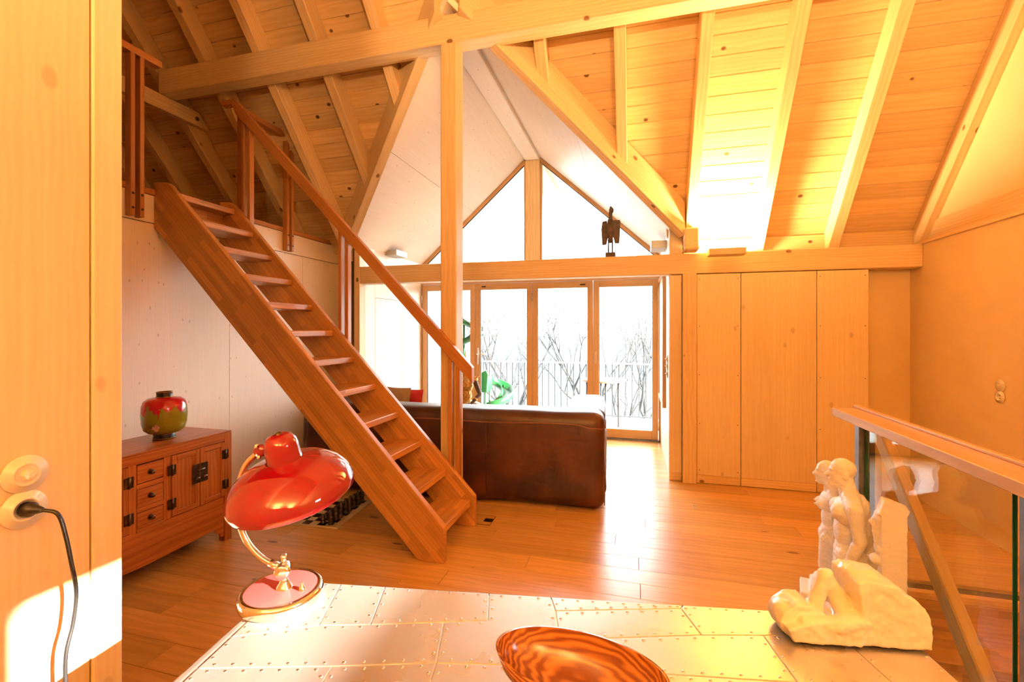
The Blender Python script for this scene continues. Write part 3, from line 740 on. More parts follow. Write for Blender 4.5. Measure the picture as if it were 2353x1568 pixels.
for za, zb__ in ((.310, .40), (.428, .53), (.561, .665)):
    d = box('drawer', (CX1 - .05, CX1 - .001), (1.902, 2.048), (za + .002, zb__ - .002), M['elm'], cb, 'y', .002)
    lathe('knob', [(0, .026), (.009, .025), (.013, .018), (.008, .008), (.013, .004), (.016, 0), (0, 0)], (CX1 - .001, 1.975, (za + zb__) / 2), M['brass'], d, axis=(1, 0, 0), segs=16)
for za in (.40, .53):
    box('drawer_rail', (CX1 - .03, CX1 - .002), (1.90, 2.05), (za + .001, za + .029), M['elm'], cb, 'y', .001)
box('drawer_rail', (CX1 - .03, CX1 - .002), (1.90, 2.05), (.29, .31), M['elm'], cb, 'y', .001)

# ---- lacquered vase on the sideboard
def vase_mat():
    m, nt, bs = new_mat('lacquer_vase')
    tc = N(nt, 'ShaderNodeTexCoord'); sp = nt.nodes.new('ShaderNodeSeparateXYZ'); L(nt, tc.outputs['Object'], sp.inputs[0])
    ang = mathn(nt, 'ARCTAN2', sp.outputs[1], sp.outputs[0])
    cbn = nt.nodes.new('ShaderNodeCombineXYZ'); L(nt, mathn(nt, 'MULTIPLY', ang, 1.6), cbn.inputs[0]); L(nt, mathn(nt, 'MULTIPLY', sp.outputs[2], 8.0), cbn.inputs[1])
    n = N(nt, 'ShaderNodeTexNoise', Scale=1.0, Detail=3.0, Roughness=0.65); L(nt, cbn.outputs[0], n.inputs['Vector'])
    lim = mathn(nt, 'MULTIPLY_ADD', n.outputs['Fac'], -0.30, 0.335)
    msk = mathn(nt, 'GREATER_THAN', sp.outputs[2], lim)
    cb2 = nt.nodes.new('ShaderNodeCombineXYZ'); L(nt, mathn(nt, 'MULTIPLY', ang, .115), cb2.inputs[0]); L(nt, sp.outputs[2], cb2.inputs[1])
    br = N(nt, 'ShaderNodeTexBrick', offset=0.5, Scale=60.0); L(nt, cb2.outputs[0], br.inputs['Vector'])
    br.inputs['Mortar Size'].default_value = 0.04
    br.inputs['Color1'].default_value = (.34, .315, .02, 1); br.inputs['Color2'].default_value = (.31, .29, .017, 1); br.inputs['Mortar'].default_value = (.20, .18, .01, 1)
    col = mixc(nt, msk, br.outputs['Color'], (.58, .006, .014))
    L(nt, col, bs.inputs['Base Color']); bs.inputs['Roughness'].default_value = .18; bs.inputs['Coat Weight'].default_value = .5
    return m
VX, VY, VZ = -2.87, 2.215, ztop
va = empty('lacquer_vase', (VX, VY, VZ), 'green and red lacquer vase with black neck on the sideboard', 'vase')
lathe('body', [(.055, .035), (.085, .042), (.108, .062), (.118, .10), (.121, .155), (.118, .205), (.108, .238), (.085, .255), (.044, .262)], (VX, VY, VZ), vase_mat(), va, segs=56)
lathe('foot', [(0, 0.0005), (.058, .0005), (.060, .006), (.056, .018), (.060, .034), (.055, .037)], (VX, VY, VZ), M['black'], va, segs=40)
lathe('neck', [(.044, .260), (.041, .27), (.042, .292), (.038, .292), (.036, .262)], (VX, VY, VZ), M['black'], va, segs=40)
for r, z in ((.0425, .293), (.0445, .263), (.061, .006), (.0605, .034)):
    lathe('gold_ring', [(r - .002, z - .0015), (r + .0012, z - .0015), (r + .0012, z + .0015), (r - .002, z + .0015), (r - .002, z - .0015)], (VX, VY, VZ), M['gold'], va, segs=40)
for da, zz, rr in ((0, .085, .012), (.10, .073, .012), (.17, .088, .011), (.11, .10, .009)):
    a = -1.12 + da; rad = .1165 if zz > .08 else .113
    lathe('blossom', [(0, .002), (rr * .8, .0015), (rr, 0)], (VX + rad * cos(a), VY + rad * sin(a), VZ + zz), plain('pale_pink', (.62, .36, .27), .4) if 'pale_pink' not in D.materials else D.materials['pale_pink'], va, axis=(cos(a), sin(a), -.1), segs=14)

# ---- leather sofa
so = empty('leather_sofa', (-1.55, 3.95, 0), 'dark brown leather corner sofa seen from behind', 'sofa')
SR = Matrix.Translation((-.225, 3.60, 0)) @ Matrix.Rotation(radians(3.6), 4, 'Z')
def cushion(name, x, y, z, bev, mat=M['leather'], par=so, seg=5, sub=True, wrinkle=.012):
    x0, x1 = x; y0, y1 = y; z0, z1 = z
    vs = [SR @ Vector(p) for p in [(x0, y0, z0), (x1, y0, z0), (x1, y1, z0), (x0, y1, z0), (x0, y0, z1), (x1, y0, z1), (x1, y1, z1), (x0, y1, z1)]]
    o = addmesh(name, vs, BOXF, mat, par, SR @ Matrix.Translation(((x0 + x1) / 2, (y0 + y1) / 2, z0)))
    bm = bmesh.new(); bm.from_mesh(o.data)
    bmesh.ops.bevel(bm, geom=bm.edges[:] , offset=bev, segments=seg, profile=.5, affect='EDGES')
    bmesh.ops.subdivide_edges(bm, edges=[e for e in bm.edges if e.calc_length() > .12], cuts=7, use_grid_fill=True)
    for v in bm.verts:
        nz = noise.noise(v.co * 3.0) + .5 * noise.noise(v.co * 7.0)
        v.co += v.normal * nz * wrinkle
    bmesh.ops.recalc_face_normals(bm, faces=bm.faces); bm.to_mesh(o.data); bm.free()
    o.data.polygons.foreach_set('use_smooth', [True] * len(o.data.polygons))
    return o
SL = -2.66
cushion('backrest', (SL + .02, 0.0), (0.0, .34), (.015, .765), .085)
cushion('armrest', (-.345, 0.012), (0.20, 1.12), (.02, .765), .085)
cushion('armrest', (SL - .02, SL + .32), (.02, 1.30), (.02, .72), .085)
cushion('seat', (SL + .32, -.36), (.32, 1.12), (.02, .42), .06)
cushion('back_cushion', (SL + .36, -1.42), (.30, .52), (.42, .72), .07)
cushion('back_cushion', (-1.40, -.37), (.30, .52), (.42, .72), .07)
def sp_(p): return SR @ Vector(p)
pip = [sp_((SL + .05 + (abs(SL) - .06) * i / 24, -.002 + .006 * sin(i * .9), .672 + .006 * sin(i * .7) - .02 * (i > 22))) for i in range(25)]
tube('piping', pip, .0055, M['pipe'], so, 6)
tube('piping', [sp_((.0, -.0 + .0, .66)), sp_((.004, .12, .70)), sp_((.006, .4, .705)), sp_((.006, .8, .70)), sp_((.0, 1.05, .68))], .0055, M['pipe'], so, 6)
tube('piping', [sp_((-.004, .008, .66)), sp_((-.006, -.004, .4)), sp_((-.004, .0, .06))], .004, M['pipe'], so, 6)
for xx in (-.95, -1.75):
    tube('seam', [sp_((xx, -.004, .66)), sp_((xx + .004, -.006, .4)), sp_((xx, -.002, .05))], .0025, M['leather'], so, 6)
pil = empty('scatter_cushion', (-2.33, 4.22, .42), 'beige scatter cushion with red back on the sofa', 'cushion')
def pillow(name, c, w, h, t, rz, tilt, mat, par):
    vs = []; fs = []; n = 10
    R = Matrix.Translation(Vector(c)) @ Matrix.Rotation(rz, 4, 'Z') @ Matrix.Rotation(tilt, 4, 'X')
    for s in (1, -1):
        for i in range(n + 1):
            for j in range(n + 1):
                u = 2 * i / n - 1; v = 2 * j / n - 1
                b = max(0, (1 - u ** 4) * (1 - v ** 4)) ** .5
                k = 1 - .06 * (1 - abs(u)) * 0 - .05 * (1 - u * u) * abs(v) - .05 * (1 - v * v) * abs(u)
                vs.append(R @ Vector((u * w / 2 * k, s * t / 2 * b, v * h / 2 * k)))
    m = (n + 1) ** 2
    for s in (0, 1):
        for i in range(n):
            for j in range(n):
                a = s * m + i * (n + 1) + j
                f = (a, a + 1, a + n + 2, a + n + 1)
                fs.append(f if s == 0 else tuple(reversed(f)))
    return addmesh(name, vs, fs, mat, par, smooth=True)
pillow('front', (-2.38, 4.20, .645), .40, .38, .13, radians(-12), radians(-8), M['beige_cloth'], pil)
pillow('red_back', (-2.30, 4.31, .62), .40, .37, .10, radians(-12), radians(-8), M['red_cloth'], pil)

# ---- chess set under the stair
CHR = Matrix.Translation((-2.627, 2.765, 0)) @ Matrix.Rotation(radians(4.5), 4, 'Z')
def ch(p): return CHR @ Vector(p)
chb = empty('chess_board', ch((.29, .25, 0)), 'cream stone chess board lying under the open stair', 'chess board')
BW, BD = .585, .52
prism('board', [ch((0, 0, 0)), ch((BW, 0, 0)), ch((BW, BD, 0)), ch((0, BD, 0))], (0, 0, .014), M['chess_board'], chb, bevel=.002)
sq = .0655; ox, oy = .03, -.002
sq = .062; ox, oy = (BW - 8 * sq) / 2, (BD - 8 * sq) / 2
s0 = None
for i in range(8):
    for j in range(8):
        if (i + j) % 2 == 0:
            c = ch((ox + (i + .5) * sq, oy + (j + .5) * sq, .014))
            if s0 is None:
                h = sq / 2 - .0006
                mw = Matrix.Translation(c) @ Matrix.Rotation(radians(4.5), 4, 'Z')
                vs = [mw @ Vector(p) for p in [(-h, -h, 0), (h, -h, 0), (h, h, 0), (-h, h, 0), (-h, -h, .0012), (h, -h, .0012), (h, h, .0012), (-h, h, .0012)]]
                s0 = addmesh('dark_square', vs, BOXF, M['chess_dark'], chb, mw)
            else:
                o = s0.copy(); COL.objects.link(o); mw = Matrix.Translation(c) @ Matrix.Rotation(radians(4.5), 4, 'Z')
                WORLD[o.name] = mw; o.parent = chb; o.matrix_parent_inverse = WORLD[chb.name].inverted(); o.matrix_basis = mw
pawn_p = [(0, 0), (.019, 0), (.021, .008), (.017, .016), (.014, .024), (.018, .030), (.016, .036), (.013, .040), (.017, .048), (.016, .058), (.009, .065), (0, .067)]
off_p = [(0, 0), (.021, 0), (.023, .010), (.018, .018), (.016, .038), (.021, .046), (.020, .054), (.014, .060), (.019, .070), (.018, .084), (.012, .094), (.005, .104), (0, .106)]
for side in (0, 1):
    mt = M['chess_dark'] if side == 0 else M['chess_light']; nm = 'dark' if side == 0 else 'cream'
    for kind, prof, colx in (('pawn', pawn_p, 6 if side == 0 else 1), ('officer', off_p, 7 if side == 0 else 0)):
        first = None
        for j in range(8):
            c = ch((ox + (colx + .5) * sq + random.uniform(-.004, .004), oy + (j + .5) * sq, .0152))
            lab = '%s carved stone chess %s standing on the board under the stair' % (nm, 'pawn in the inner row' if kind == 'pawn' else 'piece in the outer row')
            if first is None:
                first = lathe('chess_' + ('pawn' if kind == 'pawn' else 'piece'), prof, c, mt, None, segs=12)
                tag(first, lab, 'chess piece', '%s chess %ss' % (nm, kind))
            else:
                o = first.copy(); COL.objects.link(o); o.matrix_basis = Matrix.Translation(c) @ Matrix.Rotation(random.uniform(0, 6), 4, 'Z') @ Matrix.Diagonal((1, 1, random.uniform(.92, 1.08), 1))
                WORLD[o.name] = o.matrix_basis.copy()

# ---- floor box
fb = empty('floor_socket_box', (-1.09, 3.23, 0), 'flush floor box with small dark slot beside the stair foot', 'floor box')
box('lid', (-1.18, -1.02), (3.155, 3.315), (0.0005, .002), M['floor'], fb, 'x', 0)
for xx, yy in (((-1.182, -1.018), (3.152, 3.155)), ((-1.182, -1.018), (3.315, 3.318)), ((-1.182, -1.179), (3.152, 3.318)), ((-1.021, -1.018), (3.152, 3.318))):
    box('lid_frame', xx, yy, (0.0005, .0026), M['brass'], fb, bevel=0)
box('slot', (-1.085, -1.022), (3.205, 3.265), (.001, .003), M['black'], fb, bevel=0)

# ---- riveted aluminium desk
PH = radians(9.0); DO = Vector((-.14, .75, 0)); DTOP = .77
DE = Vector((cos(PH), sin(PH), 0)); DF = Vector((-sin(PH), cos(PH), 0))
def dk(e, f, z=DTOP): return DO + DE * e + DF * f + Vector((0, 0, z))
dmw = Matrix.Translation(DO) @ Matrix.Rotation(PH, 4, 'Z')
desk = empty('riveted_desk', DO, 'aluminium clad desk with riveted sheet metal top', 'desk')
def arc(cx_, cy_, r, a0, a1, n=6): return [(cx_ + r * cos(radians(a0 + (a1 - a0) * i / n)), cy_ + r * sin(radians(a0 + (a1 - a0) * i / n))) for i in range(n + 1)]
outline = [(.77, -.42), (.77, .37)] + arc(-.60, .26, .11, 90, 180) + arc(-.62, -.33, .09, 180, 270)
body = prism('body', [dk(e, f, DTOP - .10) for e, f in outline], (0, 0, .098), M['alu'], desk, grain=DE, bevel=.028, seg=4)
for e0, e1 in ((-.60, -.22), (.30, .68)):
    prism('pedestal', [dk(e0, -.34, 0), dk(e1, -.34, 0), dk(e1, .30, 0), dk(e0, .30, 0)], (0, 0, DTOP - .10), M['alu'], desk, grain=DE, bevel=.01)
edge_l = -.672
sheets = [
    [(edge_l, .135), (-.507, .191), (-.537, .352), (-.60, .352)] + arc(-.60, .26, .075, 115, 175, 4),
    [(-.507, .191), (-.396, .206), (-.42, .352), (-.537, .352)],
    [(-.396, .206), (-.141, .247), (-.155, .352), (-.42, .352)],
    [(-.237, .231), (-.22, .108), (.03, .125), (.019, .20), (.009, .298), (-.003, .352), (-.155, .352), (-.141, .247)],
    [(.009, .298), (.30, .338), (.308, .352), (-.003, .352)],
    [(.009, .298), (.019, .20), (.319, .247), (.30, .338)],
    [(.319, .247), (.449, .26), (.61, .278), (.752, .29), (.752, .352), (.308, .352), (.30, .338)],
    [(.019, .20), (.03, .125), (.20, .125), (.455, .13), (.449, .26), (.319, .247)],
    [(.449, .26), (.455, .13), (.63, .13), (.61, .278)],
    [(.61, .278), (.63, .13), (.752, .13), (.752, .29)],
    [(edge_l, .135), (edge_l, .045), (-.417, .078), (-.22, .108), (-.237, .231), (-.396, .206), (-.507, .191)],
    [(edge_l, .045), (edge_l, -.32), (-.40, -.40), (-.417, .078)],
    [(-.417, .078), (-.40, -.40), (-.20, -.40), (-.22, .108)],
    [(-.22, .108), (-.20, -.40), (.20, -.40), (.20, .125), (.03, .125)],
    [(.20, .125), (.20, -.40), (.752, -.40), (.752, .13), (.63, .13), (.455, .13)]]
riv = []
for s in sheets:
    cxm = sum(p[0] for p in s) / len(s); cym = sum(p[1] for p in s) / len(s); n = len(s)
    area = sum(s[i][0] * s[(i + 1) % n][1] - s[(i + 1) % n][0] * s[i][1] for i in range(n))
    if area < 0: s = s[::-1]
    def inset(s, dd):
        out = []
        for i in range(len(s)):
            a, b, c = Vector(s[i - 1]), Vector(s[i]), Vector(s[(i + 1) % len(s)])
            u = (b - a).normalized(); w = (c - b).normalized()
            n1_ = Vector((-u.y, u.x)); n2_ = Vector((-w.y, w.x)); bis = (n1_ + n2_)
            if bis.length < 1e-4: bis = n1_
            bis.normalize(); k = dd / max(.35, bis.dot(n1_))
            out.append(tuple(b + bis * k))
        return out
    q = inset(s, .0009)
    vs = [dk(e, f, DTOP - .004) for e, f in q] + [dk(e, f, DTOP) for e, f in q]; m_ = len(q)
    fs = [tuple(range(m_))[::-1], tuple(range(m_, 2 * m_))] + [(i, (i + 1) % m_, m_ + (i + 1) % m_, m_ + i) for i in range(m_)]
    o = addmesh('metal_sheet', vs, fs, M['alu'], desk, dmw, bevel=.0012, seg=2)
    q = inset(s, .009)
    for i in range(len(q)):
        a, b = Vector(q[i]), Vector(q[(i + 1) % len(q)]); ln = (b - a).length; nn = max(1, int(ln / .034))
        for k in range(nn):
            riv.append(a.lerp(b, (k + .5) / nn))
rv = []; rf = []
for p in riv:
    c = dk(p[0], p[1], DTOP); n0 = len(rv)
    for (r, z) in ((.0032, 0), (.0027, .0010), (.0012, .0016)):
        for k in range(8): rv.append(c + Vector((r * cos(k * pi / 4), r * sin(k * pi / 4), z)))
    for l_ in range(2):
        for k in range(8): rf.append((n0 + l_ * 8 + k, n0 + l_ * 8 + (k + 1) % 8, n0 + l_ * 8 + 8 + (k + 1) % 8, n0 + l_ * 8 + 8 + k))
    rf.append(tuple(n0 + 16 + k for k in range(8)))
tag(addmesh('rivets', rv, rf, M['rivet'], desk, dmw, smooth=True), kind='stuff')
box_ = prism('seam_bed', [dk(e, f, DTOP - .008) for e, f in [(.755, -.405), (.755, .355), (-.60, .355), (-.68, .28), (-.68, -.33), (-.60, -.405)]], (0, 0, .0055), M['seam'], desk, bevel=0)

# ---- red desk lamp
LB = Vector((-.822, .918, DTOP)); RV = Vector((cos(YAW), sin(YAW), 0)); FV = Vector((-sin(YAW), cos(YAW), 0)); UP = Vector((0, 0, 1))
def lp(u, z, w=0.0): return Vector((LB.x, LB.y, 0)) + RV * u + FV * w + UP * z       # lamp plane, u to the right
lamp = empty('desk_lamp', LB, 'red enamel desk lamp with chrome arm on the metal desk', 'lamp')
lathe('base_ring', [(0, .0015), (.090, .0015), (.094, .006), (.094, .022), (.090, .029), (.084, .031), (.080, .028), (0, .028)], LB, M['chrome'], lamp, segs=64)
lathe('base_plate', [(0, .0300), (.076, .0295), (.081, .0285)], LB, M['red_plate'], lamp, segs=64)
lathe('stem', [(.019, .029), (.017, .035), (.011, .043), (.009, .052), (.010, .062)], LB + RV * .006, M['chrome'], lamp, segs=28)
lathe('knuckle', [(0, -.020), (.015, -.020), (.018, -.016), (.018, .016), (.015, .020), (0, .020)], lp(.004, .842), M['chrome'], lamp, axis=-FV + RV * .25, segs=28)
blobv = tube('wing_nut', [lp(.004, .855), lp(.006, .866), lp(.004, .878)], [.004, .006, .008], M['chrome'], lamp, 8)
lathe('switch_button', [(0, .048), (.003, .047), (.0032, .040), (.006, .038), (.007, .030), (.0075, .029)], LB + RV * .055 + FV * -.012, M['chrome'], lamp, segs=16)
def px(p): return lp((p[0] - 1176.5) / 1050 * 1.101 + .555, 1.42 - (p[1] - 758) / 1050 * 1.101)
armp = [lp(-.002, .846), lp(-.050, .872), lp(-.085, .912), lp(-.104, .965), lp(-.106, 1.02), lp(-.100, 1.06), lp(-.082, 1.10), lp(-.046, 1.132)]
tube('arm', spline(armp, 6), .0072, M['chrome'], lamp, 14)
tube('arm_socket', [lp(-.004, .847), lp(-.028, .859)], .0095, M['chrome'], lamp, 14)
AX = (RV * -.12 + UP * .96 + FV * -.20).normalized()
SC0 = lp(.026, 1.030)
lathe('shade', [(.1415, -.004), (.1435, 0), (.1425, .010), (.134, .032), (.118, .052), (.095, .068), (.070, .078), (.048, .083), (.041, .086)], SC0, M['red'], lamp, axis=AX, segs=72)
lathe('shade_lining', [(.1415, -.004), (.140, .010), (.131, .030), (.114, .049), (.090, .065), (.060, .076), (0, .08)], SC0, M['cream_enamel'], lamp, axis=AX, segs=48)
lathe('shade_cap', [(.040, .084), (.0385, .090), (.0375, .118), (.035, .132), (.028, .143), (.016, .149), (0, .150)], SC0, M['red'], lamp, axis=AX, segs=40)
lathe('cap_screw', [(0, .154), (.006, .153), (.008, .149)], SC0, M['brass'], lamp, axis=AX, segs=14)
blob_k = lathe('shade_knuckle', [(0, -.010), (.013, -.010), (.015, 0), (.013, .010), (0, .010)], SC0 + AX * .108 - RV * .050, M['red'], lamp, axis=-FV, segs=20)
for k in (-1, 1):
    lathe('knuckle_screw', [(0, .006), (.004, .005), (.005, 0)], SC0 + AX * (.108 + k * .014) - RV * .052 - FV * .010, M['chrome'], lamp, axis=-FV, segs=12)

# ---- wall switch and sockets
def round_plate(name, c, axis, label, socket=False, par=None, r=.040):
    o = par or empty(name, c, label, 'socket' if socket else 'switch')
    lathe('plate', [(0, .001), (r, .001), (r + .001, .004), (r, .008), (.026, .009), (.0255, .0125), (.022, .0135), (.019, .010), (.0185, .004) if socket else (.0185, .010), (0, .004) if socket else (0, .010)], c, M['porcelain'], o, axis=axis, segs=40)
    a = Vector(axis)
    if socket:
        for s in (-.0095, .0095):
            lathe('contact_hole', [(0, .0055), (.003, .0055), (.003, .004)], Vector(c) + Vector((0, 0, s)) , M['black'], o, axis=axis, segs=10)
    else:
        lathe('toggle', [(.012, .009), (.0105, .022), (.004, .024), (0, .024)], c, M['porcelain'], o, axis=axis, segs=6, smooth=False)
    return o
round_plate('rotary_switch', (NX, .681, 1.107), (1, 0, 0), 'cream porcelain rotary switch above the socket on the spruce partition')
round_plate('wall_socket', (NX, .679, 1.032), (1, 0, 0), 'cream porcelain wall socket holding the black plug', True)
round_plate('rotary_switch', (XR, 3.702, 1.055), (-1, 0, 0), 'small plaster coloured rotary switch on the yellow wall')
round_plate('wall_socket', (XR, 3.705, .981), (-1, 0, 0), 'small plaster coloured socket below the switch on the yellow wall', True)
for zz, l in ((1.13, 'upper'), (1.06, 'middle'), (.985, 'lower')):
    round_plate('rotary_switch', (DR, 4.74, zz), (-1, 0, 0), '%s pale switch on the dormer cheek beside the post' % l)
# power cord
cord = empty('power_cord', (NX + .03, .70, .3), 'black power cord hanging from the wall socket', 'cord')
lathe('plug', [(0, .006), (.015, .006), (.0155, .022), (.011, .028), (.007, .044), (.005, .050), (0, .050)], (NX, .679, 1.032), M['black'], cord, axis=(1, .15, 0), segs=20)
cpts = [(NX + .045, .686, 1.032), (NX + .072, .70, 1.02), (NX + .075, .712, .97), (NX + .070, .726, .90), (NX + .065, .738, .83), (NX + .06, .735, .76), (NX + .06, .722, .70), (NX + .06, .722, .62), (NX + .07, .73, .45), (NX + .10, .78, .25), (NX + .2, .93, .05), (NX + .30, 1.0, .012), (NX + .36, .99, .2), (-.93, .965, .55), (-.915, .955, .72), (-.895, .945, .775), (-.87, .935, .779)]
tube('cable', spline(cpts, 6), .0042, M['black'], cord, 8)

# ---- oval wooden bowl
bw = empty('oval_bowl', (-.10, .79, DTOP), 'long oval bowl of striped glossy wood on the desk', 'bowl')
bprof_o = [(0, .0008), (.45, .003), (.72, .020), (.92, .048), (1.0, .078)]
bprof_i = [(1.0, .078), (.965, .078), (.90, .052), (.70, .026), (.42, .011), (0, .008)]
lathe('shell', [(r * .152, z) for r, z in bprof_o + bprof_i[:2]], (-.095, .79, DTOP), M['zebra'], bw, segs=56, sx=1.0, sy=.53, rot=radians(-8))
lathe('inside', [(r * .152, z + .0002) for r, z in bprof_i[1:]], (-.095, .79, DTOP), M['zebra'], bw, segs=56, sx=1.0, sy=.53, rot=radians(-8))

# ---- alabaster reclining figure block on the desk
def loc_frame(o, e, f): return Matrix.Translation(o) @ Matrix(((e.x, f.x, 0, 0), (e.y, f.y, 0, 0), (0, 0, 1, 0), (0, 0, 0, 1)))
BF = loc_frame(dk(.48, .233, DTOP + .002), DE, DF)
rock = [(.283, .002), (.284, .046), (.280, .087), (.270, .117), (.251, .139), (.232, .153), (.219, .172), (.186, .180), (.156, .185), (.143, .176), (.145, .150), (.152, .086), (.150, .05), (.140, .002)]
mound = [(.16, .002), (.16, .052), (.12, .056), (.085, .062), (.074, .085), (.062, .103), (.036, .106), (.010, .080), (.001, .046), (.004, .018), (.018, .002)]
rock = [(a, b * .74) for a, b in rock]; mound = [(a, b * .66) for a, b in mound]
blk = [('p', rock[::-1], .004, .100), ('p', mound[::-1], .022, .085), ('p', [(.15, .002), (.15, .05), (.05, .044), (.006, .03), (.02, .002)], .0, .03),
       ('c', (.072, .036, .042), (.098, .038, .130), .016, .0125), ('c', (.098, .038, .130), (.140, .044, .046), .0135, .021), ('s', (.100, .038, .129), (.0155, .014, .0145)),
       ('c', (.084, .058, .042), (.108, .060, .118), .017, .013), ('c', (.108, .060, .118), (.146, .064, .050), .0135, .020),
       ('c', (.045, .016, .040), (.105, .012, .040), .012, .017), ('c', (.105, .012, .040), (.165, .022, .044), .018, .022),
       ('s', (.158, .05, .133), (.016, .035, .010)), ('s', (.185, .045, .131), (.02, .03, .010)), ('s', (.02, .05, .036), (.022, .034, .028))]
o = blob('alabaster_sculpture', blk, M['marble_smooth'], None, voxel=.0030, smooth=5, rough=.006, rscale=.018, mw=BF)
tag(o, 'alabaster block with a reclining figure, knees raised, on the desk corner', 'sculpture')

# ---- marble figures standing beside the balustrade
def figure(name, base, h, facing, female, label):
    f = Vector(facing).normalized(); l = Vector((-f.y, f.x, 0))
    mw = Matrix.Translation(Vector(base)) @ Matrix(((f.x, l.x, 0, 0), (f.y, l.y, 0, 0), (0, 0, 1, 0), (0, 0, 0, 1))) @ Matrix.Scale(h, 4)
    # local: x forward, y left, z up, unit height
    E = [('s', (-.004, 0, .938), (.060, .047, .058)), ('s', (.014, 0, .902), (.046, .040, .055)),                      # skull, face
         ('c', (.054, 0, .922), (.068, 0, .900), .008, .011), ('s', (.055, 0, .880), (.010, .017, .006)), ('s', (.052, 0, .868), (.010, .016, .006)), ('s', (.046, 0, .852), (.015, .016, .012)),   # nose, lips, chin
         ('s', (.046, 0, .935), (.014, .030, .008)), ('c', (.02, .012, .858), (.04, .006, .852), .018, .014),
         ('s', (-.012, .046, .908), (.014, .007, .020)), ('s', (-.012, -.046, .908), (.014, .007, .020)),
         ('c', (-.012, 0, .885), (-.032, 0, .79), .040, .046)]
    if female:
        E += [('s', (-.045, 0, .925), (.045, .046, .058)), ('s', (-.035, 0, .88), (.035, .04, .05)),
              ('c', (-.030, .03, .800), (-.034, .085, .775), .034, .030), ('c', (-.030, -.03, .800), (-.034, -.085, .775), .034, .030),
              ('s', (-.018, 0, .735), (.056, .090, .075)), ('s', (.026, .040, .715), (.032, .032, .034)), ('s', (.026, -.040, .715), (.032, .032, .034)), ('c', (.044, .042, .712), (.068, .044, .716), .016, .005), ('c', (.044, -.042, .712), (.068, -.044, .716), .016, .005),
              ('s', (-.016, 0, .63), (.048, .070, .085)), ('s', (-.020, 0, .535), (.058, .086, .080)), ('s', (-.050, 0, .51), (.046, .075, .065)), ('s', (.012, 0, .52), (.036, .06, .05)),
              ('c', (-.036, .09, .77), (-.062, .10, .64), .028, .024), ('c', (-.036, -.09, .77), (-.062, -.10, .64), .028, .024), ('c', (-.062, .10, .64), (-.040, .095, .52), .023, .018), ('c', (-.062, -.10, .64), (-.040, -.095, .52), .023, .018), ('s', (-.032, .092, .49), (.018, .012, .03)), ('s', (-.032, -.092, .49), (.018, .012, .03)),
              ('c', (-.014, .040, .50), (.006, .036, .31), .054, .040), ('c', (-.014, -.040, .50), (.006, -.036, .31), .054, .040), ('c', (.006, .036, .31), (-.014, .036, .14), .038, .030), ('c', (.006, -.036, .31), (-.014, -.036, .14), .038, .030),
              ('s', (-.045, 0, .36), (.062, .075, .20)), ('s', (.0, 0, .20), (.085, .095, .07)), ('b', (.005, 0, .17), (.085, .09, .03), (.06, .05, 0)), ('b', (.035, 0, .075), (.11, .11, .075))]
    else:
        E += [('c', (-.034, .04, .800), (-.042, .115, .765), .045, .040), ('c', (-.034, -.04, .800), (-.042, -.115, .765), .045, .040),
              ('s', (-.034, 0, .72), (.076, .118, .090)), ('s', (.016, .045, .725), (.040, .050, .048)), ('s', (.016, -.045, .725), (.040, .050, .048)), ('s', (-.07, 0, .74), (.05, .10, .08)),
              ('s', (-.020, 0, .62), (.062, .086, .10)), ('s', (-.026, 0, .52), (.064, .086, .085)), ('s', (-.062, 0, .50), (.052, .082, .08)), ('s', (-.075, 0, .62), (.055, .09, .15)),
              ('c', (-.045, .122, .765), (-.062, .130, .62), .038, .032), ('c', (-.045, -.122, .765), (-.062, -.130, .62), .038, .032), ('c', (-.062, .130, .62), (-.020, .122, .50), .031, .023), ('c', (-.062, -.130, .62), (-.020, -.122, .50), .031, .023), ('s', (-.008, .12, .465), (.02, .014, .034)), ('s', (-.008, -.12, .465), (.02, .014, .034)),
              ('c', (-.022, .044, .50), (-.006, .046, .31), .060, .048), ('c', (-.022, -.044, .50), (-.006, -.046, .31), .060, .048), ('c', (-.006, .046, .31), (-.030, .046, .12), .045, .034), ('c', (-.006, -.046, .31), (-.030, -.046, .12), .045, .034),
              ('s', (-.085, 0, .40), (.075, .09, .25)), ('s', (-.06, 0, .20), (.11, .11, .11)), ('b', (-.03, 0, .08), (.12, .12, .08))]
    o = blob(name, E, M['marble'], None, voxel=.0042, smooth=3, rough=.005, rscale=.016, mw=mw)
    tag(o, label, 'sculpture', 'standing marble figures by the balustrade')
figure('marble_figure', (.895, 2.36, 0), .85, (-.96, .28, 0), False, 'white marble standing man in profile beside the balustrade')
figure('marble_figure', (.925, 2.62, 0), .77, (-.96, .28, 0), True, 'paler marble standing woman left of the marble man')
SB = loc_frame(Vector((.945, 2.15, 0)), Vector((.96, -.28, 0)).normalized(), Vector((.28, .96, 0)).normalized())
ste = [('b', (.040, 0, .36), (.040, .040, .345)), ('b', (.040, 0, .705), (.042, .038, .03), (0, .30, 0)),
       ('s', (.008, 0, .668), (.030, .036, .040)), ('s', (.006, 0, .64), (.026, .032, .034)), ('c', (-.018, 0, .664), (-.028, 0, .646), .006, .008), ('s', (-.018, 0, .632), (.010, .018, .005)), ('s', (-.016, 0, .622), (.010, .018, .005)), ('s', (-.012, 0, .608), (.014, .02, .010)),
       ('c', (.004, 0, .61), (.010, 0, .55), .026, .03), ('s', (.006, 0, .545), (.026, .04, .03)), ('s', (-.012, 0, .500), (.022, .034, .022)), ('c', (-.02, .018, .497), (-.036, .02, .499), .012, .004), ('s', (.012, 0, .43), (.022, .04, .06)), ('s', (.0, 0, .36), (.030, .042, .055)), ('c', (.0, 0, .33), (.01, 0, .12), .03, .03), ('b', (.025, 0, .05), (.07, .06, .05))]
